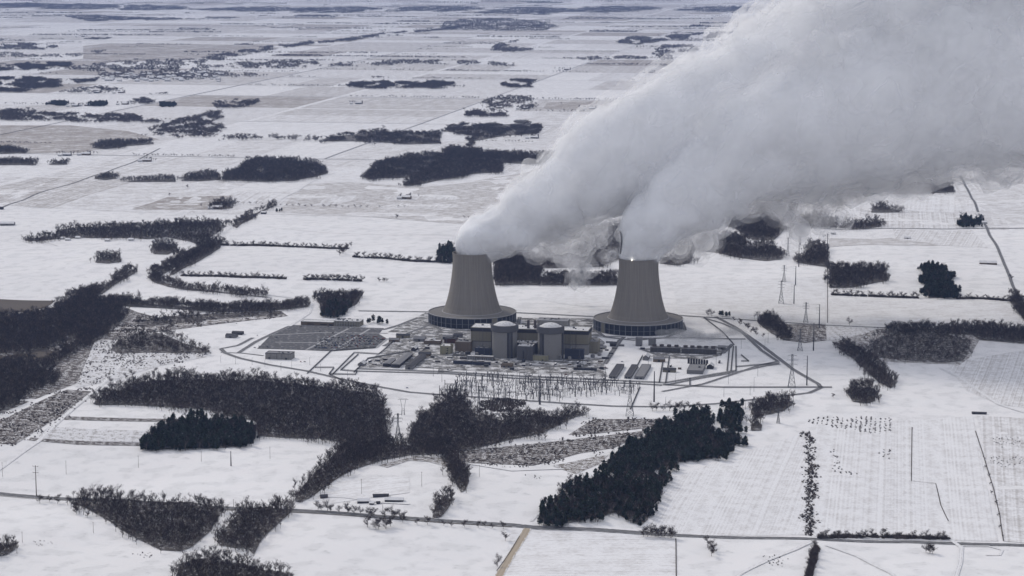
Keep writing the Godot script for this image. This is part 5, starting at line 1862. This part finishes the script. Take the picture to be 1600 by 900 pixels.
func build_far_country():
	build_farms()
	var o := G(826, 822)
	var tones := ["", "", "rows0", "rows0", "rows0", "rows1", "rows1", "rows1", "rows1", "rows2", "rows2"]
	var r := RandomNumberGenerator.new()
	r.seed = 77
	var hedges := [PackedVector3Array(), PackedVector3Array(), PackedVector3Array()]
	for v in range(4, 46):
		for u in range(-22, 26):
			var a := o + EX * (u * 804.5) + EY * (v * 804.5)
			var c := seen_at(a + EX * 400.0 + EY * 400.0)
			if c.x < -260.0 or c.x > 1860.0 or c.y > 330.0:
				continue
			# each quarter section is split into one to four fields
			var cuts: int = [1, 1, 2, 2, 3][r.randi() % 5]
			var along := r.randf() < 0.5
			for k in cuts:
				var tone: String = tones[r.randi() % tones.size()] if v < 9 or r.randf() < 0.65 else "rows2" if r.randf() < 0.75 else "rows3"
				var f0 := float(k) / cuts
				var f1 := float(k + 1) / cuts
				var x0 := 14.0
				var x1 := 790.0
				var y0 := 14.0
				var y1 := 790.0
				if along:
					x0 = 14.0 + 776.0 * f0; x1 = 8.0 + 776.0 * f1
				else:
					y0 = 14.0 + 776.0 * f0; y1 = 8.0 + 776.0 * f1
				if tone:
					var b := PackedVector2Array()
					for q in [Vector2(x0, y0), Vector2(x1, y0), Vector2(x1, y1), Vector2(x0, y1)]:
						var p: Vector3 = a + EX * q.x + EY * q.y
						b.append(Vector2(p.x, p.z))
					structure("field", sheet(b, 0.22, r.randf_range(220.0, 420.0), YAW + (0.0 if r.randf() < 0.4 else PI / 2) + r.randf_range(-0.05, 0.05)), M[tone])
				if r.randf() < 0.3:
					var n := r.randi_range(8, 60)
					var s := r.randf()
					var t := r.randf_range(9.0, 22.0)
					for i in n:
						if r.randf() < 0.25: continue
						var q := Vector2(lerpf(x0, x1, s), y0) + Vector2(0, i * t) if r.randf() < 0.001 else Vector2(x0 + 60.0 * s + i * t, y0 - 6.0)
						if q.x < x1 + 200.0:
							hedges[0 if c.y > 170 else 1 if c.y > 70 else 2].append(on(a + EX * q.x + EY * q.y))
			if r.randf() < 0.10 and c.y < 150.0:     # a small woodlot in the corner of a quarter
				var wide := r.randf_range(120, 560)
				var deep := r.randf_range(60, 260)
				for i in int(wide * deep / 420.0):
					hedges[1 if c.y > 70 else 2].append(on(a + EX * (30.0 + r.randf() * wide) + EY * (30.0 + r.randf() * deep)))
			if r.randf() < 0.24 and c.y < 120.0:     # a long thin belt of trees
				var wide := r.randf_range(250, 1500)
				var lean := r.randf_range(-0.12, 0.25)
				var from := r.randf_range(0, 700)
				for i in int(wide / 7.0):
					var q := r.randf() * wide
					hedges[1 if c.y > 70 else 2].append(on(a + EX * (30.0 + q) + EY * (from + q * lean + r.randfn() * 16.0)))
			if r.randf() < 0.2 and c.y < 170.0:     # a clump round a far homestead
				var at := a + EX * r.randf_range(60, 700) + EY * r.randf_range(20, 90)
				for i in r.randi_range(6, 26):
					hedges[1 if c.y > 70 else 2].append(on(at + EX * r.randfn() * 34.0 + EY * r.randfn() * 26.0))
	grove("hedgerow", "scattered hedgerow trees on the fields behind the long dark woods", hedges[0], V.far_tree, 0.5, 0.9, 1)
	grove("hedgerow", "scattered trees and homestead clumps round the far towns", hedges[1], V.far_tree, 0.7, 1.1, 2)
	grove("hedgerow", "specks of trees on the farthest fields under the upper edge", hedges[2], V.far_tree, 0.8, 1.3, 3)
	for v in range(2, 22):
		var line := PackedVector3Array()
		for u in [-9.0, 9.0]:
			line.append(o + EX * (u * 1609.0) + EY * (v * 1609.0))
		var p := seen_at(line[0].lerp(line[1], 0.5))
		if v > 2:
			structure("section_road", ribbon(line, 8.0, next_layer(0.5)), M.lane if v % 2 else M.track)
	for u in range(-5, 9):
		var line := PackedVector3Array([o + EX * (u * 1609.0) + EY * (3.0 * 1609.0), o + EX * (u * 1609.0) + EY * (20.0 * 1609.0)])
		structure("section_road", ribbon(line, 7.0, next_layer(0.5)), M.track if u % 2 else M.lane)


func house(label: String, px: float, py: float, w: float, d: float, h: float, wall: String, roof: String, group := "", lift := 0.0) -> Node3D:
	var o := thing("house", label, "house", G(px, py), -YAW + rng.randf_range(-0.1, 0.1), group)
	house_parts(o, w, d, h, wall, roof)
	return o


func house_parts(o: Node3D, w: float, d: float, h: float, wall: String, roof: String, barn := false):
	var b := MB.new()
	b.at(0, h / 2.0 - 0.3, 0, w, h + 0.6, d, false, false)
	for s in [-1, 1]:
		b.tri(Vector3(s * w / 2, h, -s * d / 2), Vector3(s * w / 2, h + d * 0.32, 0), Vector3(s * w / 2, h, s * d / 2))
	part("wall", b.mesh(), M[wall], o)
	b = MB.new()
	var e := w / 2 + 0.5
	for s in [-1, 1]:
		var a := Vector3(-s * e, h - 0.2, s * (d / 2 + 0.5))
		var c := Vector3(s * e, h - 0.2, s * (d / 2 + 0.5))
		b.quad(a, Vector3(-s * e, h + d * 0.34, 0), Vector3(s * e, h + d * 0.34, 0), c)
		b.quad(a - Vector3.UP * 0.3, Vector3(-s * e, h + d * 0.34 - 0.3, 0), Vector3(s * e, h + d * 0.34 - 0.3, 0), c - Vector3.UP * 0.3)
	part("roof", b.mesh(), M[roof], o)
	if barn:
		b = MB.new()
		b.at(0, h * 0.4, d / 2 + 0.06, 4.0, h * 0.8, 0.12)
		part("door", b.mesh(), M.dark_steel, o)
	else:
		for k in 3:
			b = MB.new()
			b.at(-w * 0.3 + w * 0.3 * k, h * 0.55, d / 2 + 0.04, 1.3, 1.5, 0.1)
			part("window", b.mesh(), M.glass, o)


func barn(label: String, px: float, py: float, w: float, d: float, h: float, wall: String, roof: String, turn := 0.0):
	var o := thing("barn", label, "barn", G(px, py), -YAW + turn)
	house_parts(o, w, d, h, wall, roof, true)


func silo(label: String, px: float, py: float, h: float):
	var o := thing("silo", label, "silo", G(px, py))
	var b := MB.new()
	b.lathe([[3.0, -0.5], [3.0, h]], 20)
	part("wall", b.mesh(), M.cement, o)
	b = MB.new()
	b.lathe([[3.1, h], [2.4, h + 1.6], [0.0, h + 2.6]], 20)
	part("cap", b.mesh(), M.zinc, o)


func build_farms():
	# the half-buried cattle yard above the bottom road
	barn("dark open-fronted shed at the left of the cattle yard", 568, 785, 17.0, 9.0, 3.2, "dark_steel", "snow", 0.2)
	barn("long narrow dark roof at the back of the cattle yard", 595, 776, 22.0, 5.0, 2.6, "dark_steel", "dark_roof", 0.28)
	barn("long low snow-roofed shed at the right of the cattle yard", 616, 783, 26.0, 8.0, 3.0, "dark_steel", "snow", 0.12)
	barn("small dark hut in the middle of the cattle yard", 581, 788, 6.0, 5.0, 2.6, "slat", "snow")
	barn("second small hut of the cattle yard, beside the round tank", 591, 787, 5.0, 4.0, 2.4, "slat", "dark_roof", 0.3)
	barn("tiny dark shed left of the cattle yard drive", 506, 778, 10.0, 7.0, 3.0, "slat", "dark_roof", 0.4)
	# right side
	barn("long low dark barn in the snow below the right-hand cross road", 1544, 413, 42.0, 14.0, 5.0, "brown_steel", "snow", 0.0)
	house("farmhouse behind the dark farm clump by the right-hand cross road", 1538, 350, 16.0, 10.0, 6.0, "white_steel", "snow")
	silo("pale silo behind the dark farm clump at the right", 1535, 346, 16.0)
	barn("long dark roof in the snow left of the farm track at the right", 1530, 647, 24.0, 5.0, 2.4, "dark_steel", "dark_roof", 0.0)
	barn("white barn in the snow by the field ditch at the right", 1302, 366, 14.0, 9.0, 4.0, "white_steel", "snow")
	barn("low white barn far out in the field right of the steam", 1418, 373, 18.0, 10.0, 4.0, "white_steel", "snow")
	barn("barn at the left edge in the snow above the riverside wood", 12, 352, 40.0, 14.0, 6.0, "grey_steel", "snow", 0.1)
	barn("dark barn at the left edge above the diagonal road", 2, 327, 12.0, 9.0, 5.0, "dark_steel", "dark_roof")
	house("house with a snowy roof beside the river road", 412, 334, 15.0, 10.0, 5.0, "dark_steel", "snow")
	for q in [[98, 374], [106, 376], [122, 373], [168, 377], [205, 376], [242, 378]]:
		house("small house %s under the long riverside wood" % {98: "first from the left", 106: "second from the left", 122: "third from the left", 168: "fourth from the left", 205: "fifth from the left", 242: "sixth from the left"}[q[0]], q[0], q[1], 13.0, 9.0, 4.5, "white_steel", "snow", "houses under the riverside wood")
	# farms of the middle distance: house, barn, silo, yard trees
	var farms := [
		[225, 253, "the farm among dark clumps by the diagonal road"], [130, 243, "the farm with tall trees below the brown field"], [100, 244, "the sheds left of the farm with tall trees"], [555, 163, "the lone farm left of the middle farm cluster"], [775, 170, "the farm in the middle farm cluster"], [815, 171, "the right farm of the middle farm cluster"], [146, 146, "the far farm with the long low barn"], [184, 146, "the far farm right of the long low barn"], [112, 167, "the left farm of the far farm row"], [132, 166, "the second farm of the far farm row"],
		[190, 164, "the third farm of the far farm row"], [125, 58, "the far farm under the horizon plain"], [920, 171, "the far farm left of the steam"], [830, 217, "the farm on the white slope by the bent wood"], [630, 311, "the farm in the striped field"], [335, 327, "the farm beside the dark stubble field"], [880, 110, "the far farm between the belts"], [1012, 114, "the far farm at the steam's edge"],
	]
	for q in farms:
		house("white house of " + q[2], q[0] - 6, q[1], 15.0, 10.0, 6.0, "white_steel", "snow", "farmhouses of the plain")
		barn("barn of " + q[2], q[0] + 5, q[1] - 0.5, 30.0, 14.0, 7.0, "brown_steel" if rng.randf() < 0.5 else "grey_steel", "snow", rng.randf_range(-0.2, 0.2))
		silo("silo of " + q[2], q[0] + 11, q[1] - 0.8, 15.0)
		var c := G(q[0], q[1] - 1.2)
		var yard := PackedVector3Array()
		for i in 10:
			yard.append(on(c + EX * rng.randfn() * 22.0 + EY * absf(rng.randfn()) * 20.0))
		grove("yard_trees", "bare yard trees round " + q[2], yard, V.bare, 0.7, 1.1, int(q[0]))
	# the far town: pale houses among the trees
	var proto: Node3D = null
	var n := 0
	for j in 5:
		for i in 16:
			if rng.randf() < 0.2: continue
			n += 1
			var px := 165.0 + i * 12.0 + rng.randf_range(-4, 4)
			var py := 115.0 + j * 3.0 + rng.randf_range(-1, 1)
			var label := "pale house, %s from the left in the %s street of the tree-filled far town" % [nth(i + 1), nth(j + 1)]
			if proto == null:
				proto = house(label, px, py, 22.0, 14.0, 7.0, "white_steel", "snow", "houses of the far town")
				proto.set_meta("stem", "house")
			else:
				copy_of(proto, label, G(px, py), -YAW + rng.randf_range(-0.2, 0.2), rng.randf_range(0.8, 1.5))


# ---------------------------------------------------------------- steam

# The body of a plume: balls strewn along its axis, melted together on a grid and meshed as surface nets.
func melt(balls: Array, cell: float, rough: float, root := Vector3.INF) -> ArrayMesh:
	var lo := Vector3(1e9, 1e9, 1e9)
	var hi := -lo
	for b in balls:
		lo = lo.min(b[0] - Vector3.ONE * b[1] * 1.5)
		hi = hi.max(b[0] + Vector3.ONE * b[1] * 1.5)
	var nx := int((hi.x - lo.x) / cell) + 2
	var ny := int((hi.y - lo.y) / cell) + 2
	var nz := int((hi.z - lo.z) / cell) + 2
	var f := PackedFloat32Array()
	f.resize(nx * ny * nz)
	for b in balls:
		var r: float = b[1] * 1.45
		var c: Vector3 = (b[0] - lo) / cell
		var q := r / cell
		for z in range(maxi(0, int(c.z - q)), mini(nz, int(c.z + q) + 2)):
			for y in range(maxi(0, int(c.y - q)), mini(ny, int(c.y + q) + 2)):
				for x in range(maxi(0, int(c.x - q)), mini(nx, int(c.x + q) + 2)):
					var d := Vector3(x - c.x, y - c.y, z - c.z).length_squared() / (q * q)
					if d < 1.0:
						f[(z * ny + y) * nx + x] += (1.0 - d) * (1.0 - d)
	var level := 0.275
	var id := PackedInt32Array()
	id.resize(nx * ny * nz)
	id.fill(-1)
	var v := PackedVector3Array()
	var sx := 1
	var sy := nx
	var sz := nx * ny
	var corner := [0, sx, sy, sx + sy, sz, sz + sx, sz + sy, sz + sx + sy]
	var edges := [[0, 1], [2, 3], [4, 5], [6, 7], [0, 2], [1, 3], [4, 6], [5, 7], [0, 4], [1, 5], [2, 6], [3, 7]]
	for z in nz - 1:
		for y in ny - 1:
			for x in nx - 1:
				var at := (z * ny + y) * nx + x
				var mask := 0
				for k in 8:
					if f[at + corner[k]] > level: mask |= 1 << k
				if mask == 0 or mask == 255:
					continue
				var sum := Vector3.ZERO
				var n := 0
				for e in edges:
					var i: int = e[0]
					var j: int = e[1]
					if (mask >> i & 1) == (mask >> j & 1):
						continue
					var a := f[at + corner[i]]
					var b := f[at + corner[j]]
					var t := (level - a) / (b - a)
					var p := Vector3(i & 1, i >> 1 & 1, i >> 2)
					sum += p.lerp(Vector3(j & 1, j >> 1 & 1, j >> 2), t)
					n += 1
				id[at] = v.size()
				v.append(lo + (Vector3(x, y, z) + sum / n) * cell)
	var ix := PackedInt32Array()
	for z in range(1, nz - 1):
		for y in range(1, ny - 1):
			for x in range(1, nx - 1):
				var at := (z * ny + y) * nx + x
				var a := f[at] > level
				for k in 3:
					var s: int = [sx, sy, sz][k]
					if a == (f[at + s] > level):
						continue
					var p: int = [sy, sz, sx][k]
					var q: int = [sz, sx, sy][k]
					var w := [id[at - p - q], id[at - q], id[at], id[at - p]]
					var o := [0, 1, 2, 0, 2, 3] if not a else [0, 2, 1, 0, 3, 2]
					for m in o:
						ix.append(w[m])
	var n := PackedVector3Array()
	n.resize(v.size())
	for turn in 2:
		n.fill(Vector3.ZERO)
		for k in range(0, ix.size(), 3):
			var m := (v[ix[k + 2]] - v[ix[k]]).cross(v[ix[k + 1]] - v[ix[k]])
			for j in 3:
				n[ix[k + j]] += m
		for k in v.size():
			n[k] = n[k].normalized()
		if turn == 0:                          # billows
			var fn := FastNoiseLite.new()
			fn.seed = 31
			fn.frequency = 1.0 / 105.0
			fn.fractal_octaves = 2
			for k in v.size():
				v[k] += n[k] * fn.get_noise_3dv(v[k]) * rough * (1.0 if root == Vector3.INF else clampf(1.25 - v[k].distance_to(root) / 420.0, 0.3, 1.0))
	var arr := []
	arr.resize(Mesh.ARRAY_MAX)
	arr[Mesh.ARRAY_VERTEX] = v
	arr[Mesh.ARRAY_NORMAL] = n
	arr[Mesh.ARRAY_INDEX] = ix
	var mesh := ArrayMesh.new()
	mesh.add_surface_from_arrays(Mesh.PRIMITIVE_TRIANGLES, arr)
	return mesh


func aloft(px: float, py: float, z: float) -> Vector3:     # the point of the upright plane z that the photograph shows at a pixel
	var a := py - 450.0
	var d := Vector3(px - 800.0, -a * cp - FOCAL * sp, a * sp - FOCAL * cp)
	return Vector3(0, CAM_H, CAM_Z) + d * ((z - CAM_Z) / d.z)


func swollen(body: ArrayMesh, by: float, thick: float, which: int, root: Vector3) -> ArrayMesh:   # a torn, thin outer veil of the same billows
	var arr := body.surface_get_arrays(0)
	var v: PackedVector3Array = arr[Mesh.ARRAY_VERTEX]
	var n: PackedVector3Array = arr[Mesh.ARRAY_NORMAL]
	var c := PackedColorArray()
	var fn := FastNoiseLite.new()
	fn.seed = 60 + which
	fn.frequency = 1.0 / 95.0
	fn.fractal_octaves = 3
	for k in v.size():
		var a := fn.get_noise_3dv(v[k])
		var b := fn.get_noise_3dv(v[k] * 1.3 + Vector3(900, 0, 0))
		v[k] += n[k] * by * (1.0 + 0.9 * b) * clampf((v[k].distance_to(root) - 35.0) / 150.0, 0.12, 1.0) * clampf(v[k].distance_to(root) / 420.0, 1.0, 2.2)
		c.append(Color(1, 1, 1, clampf(thick * (0.85 + 1.7 * a), 0.0, 0.9)))
	arr[Mesh.ARRAY_VERTEX] = v
	arr[Mesh.ARRAY_COLOR] = c
	var m := ArrayMesh.new()
	m.add_surface_from_arrays(Mesh.PRIMITIVE_TRIANGLES, arr)
	return m


func puff(parent: Node, where: Vector3, size: Vector3, mat: FogMaterial, called := "steam_puff"):
	var f := FogVolume.new()
	f.name = called
	f.shape = RenderingServer.FOG_VOLUME_SHAPE_ELLIPSOID
	f.size = size
	f.material = mat
	f.position = where
	parent.add_child(f, true)


func fog(density: float) -> FogMaterial:
	var m := FogMaterial.new()
	m.density = density
	m.albedo = Color(1, 1, 1)
	return m


func build_steam():
	var r := RandomNumberGenerator.new()
	r.seed = 5
	M.steam = matte(lin(0.96, 0.965, 0.975), null, 0.0, 1.0)
	M.steam.metallic_specular = 0.0
	M.steam.backlight_enabled = true
	M.steam.backlight = Color(0.12, 0.12, 0.12)
	M.steam_veil = matte(lin(0.96, 0.965, 0.975), null, 0.0, 1.0)
	M.steam_veil.metallic_specular = 0.0
	M.steam_veil.transparency = BaseMaterial3D.TRANSPARENCY_ALPHA
	M.steam_veil.vertex_color_use_as_albedo = true
	M.steam_veil.cull_mode = BaseMaterial3D.CULL_DISABLED
	M.steam_veil.backlight_enabled = true
	M.steam_veil.backlight = Color(0.7, 0.7, 0.7)
	var plumes := [
		["plume of steam drifting right from the left cooling tower", G(738, 502.5).z, [[738, 388, 25], [746, 378, 30], [775, 362, 34], [815, 344, 40], [862, 316, 48], [912, 282, 60], [966, 252, 76], [1034, 228, 86], [1115, 202, 100], [1215, 164, 118], [1325, 118, 136], [1430, 66, 150], [1560, 30, 150], [1700, 0, 150], [1850, -20, 140]]],
		["plume of steam drifting right from the right cooling tower", G(997, 513).z, [[998, 397, 27], [1001, 386, 33], [1012, 366, 40], [1036, 340, 48], [1074, 306, 56], [1120, 266, 66], [1180, 226, 84], [1260, 190, 100], [1360, 160, 120], [1470, 124, 136], [1590, 88, 144], [1720, 60, 150], [1860, 40, 150]]],
	]
	for q in plumes:
		var balls := []
		var line: Array = q[2]
		for k in line.size() - 1:
			var n := 4
			for i in n:
				var t := float(i) / n
				var px: float = lerpf(line[k][0], line[k + 1][0], t)
				var py: float = lerpf(line[k][1], line[k + 1][1], t)
				var far := minf(1.0, (px - line[0][0]) / 500.0)
				var c := aloft(px, py, q[1] - far * 60.0)
				var rad: float = lerpf(line[k][2], line[k + 1][2], t) * 1.31
				balls.append([c, rad * 0.80])
				if k == 0:
					continue
				var calm := clampf((k - 3) / 3.0, 0.0, 1.0)      # billows near the tower mouths, melting together further on
				for j in (7 if calm < 0.5 else 4):
					var d := Vector3(r.randfn(), r.randfn() + 0.25, r.randfn()).normalized()
					balls.append([c + d * rad * lerpf(r.randf_range(0.55, 0.85), r.randf_range(0.3, 0.5), calm), rad * lerpf(r.randf_range(0.2, 0.42), r.randf_range(0.5, 0.65), calm)])
		var o := thing("steam_cloud", q[0], "steam", Vector3.ZERO, 0.0, "steam plumes")
		var body := melt(balls, 11.0, 17.0, balls[0][0])
		part("body", body, M.steam, o)
		for k in 4:
			part("veil", swollen(body, [5.0, 11.0, 18.0, 27.0][k], [0.5, 0.38, 0.27, 0.17][k], k, balls[0][0]), M.steam_veil, o)
	# torn wisps hanging under the plumes
	var wisps := thing("wisps_cloud", "torn wisps of steam sinking from the plumes over the woods behind the station", "steam")
	var thin := []
	for k in 5:
		thin.append(fog(0.0025 + 0.0012 * k))
	var balls := []
	for q in [[905, 436, 9, 11, 14], [908, 422, 12, 13, 14], [915, 405, 16, 16, 16], [925, 388, 22, 20, 18], [900, 376, 18, 14, 14], [880, 384, 16, 14, 12], [862, 390, 14, 10, 10], [940, 366, 22, 14, 14], [955, 380, 14, 12, 10], [850, 376, 16, 10, 10], [830, 386, 14, 7, 8], [1060, 376, 22, 16, 12], [1085, 360, 24, 18, 14], [1140, 322, 28, 20, 16], [1230, 315, 30, 20, 16], [1262, 320, 22, 18, 14], [1290, 330, 20, 22, 14], [1300, 345, 14, 16, 9], [1245, 345, 18, 16, 8], [1330, 300, 30, 14, 14], [1290, 300, 40, 16, 16], [1400, 282, 40, 16, 14], [1470, 262, 50, 18, 14], [1540, 235, 50, 22, 14], [1590, 210, 50, 26, 14], [1215, 305, 40, 18, 14]]:
		for k in (4 if q[0] < 960 else 6):
			var c := aloft(q[0] + r.randfn() * q[2] * 0.8, q[1] + r.randfn() * q[3] * 0.75, -150.0 - r.randf() * 110.0)
			balls.append([c, r.randf_range(0.22, 0.62) * minf(q[2], q[3] * 1.5) * 1.31 + 3.0])
		for k in 3:
			var c := aloft(q[0] + r.randfn() * q[2] * 0.75, q[1] + r.randfn() * q[3] * 0.65, -160.0 - r.randf() * 160.0)
			var s := Vector3(q[2] * r.randf_range(0.8, 1.9), q[3] * r.randf_range(0.6, 1.5), q[2] * r.randf_range(0.8, 1.8)) * 1.31
			puff(wisps, c, s, thin[clampi(q[4] / 3 - 2, 0, 4)])
	var torn := melt(balls, 6.5, 10.0)
	for k in 3:
		part("veil", swollen(torn, [-1.0, 3.0, 7.0][k], [0.25, 0.18, 0.12][k], 7 + k, Vector3(0, -900, 0)), M.steam_veil, wisps)
	# vapour lying over the fan coolers
	var mist := thing("vapour_cloud", "low white vapour blowing right from the fan coolers past the right tower", "steam")
	for k in 26:
		var t := k / 25.0
		var c := G(1042 + t * 110.0 + r.randfn() * 6.0, 541 - t * 6.0 + r.randfn() * 3.0) + Vector3.UP * r.randf_range(14, 24)
		puff(mist, c, Vector3(r.randf_range(20, 46), r.randf_range(8, 15), r.randf_range(20, 46)), fog(0.016))
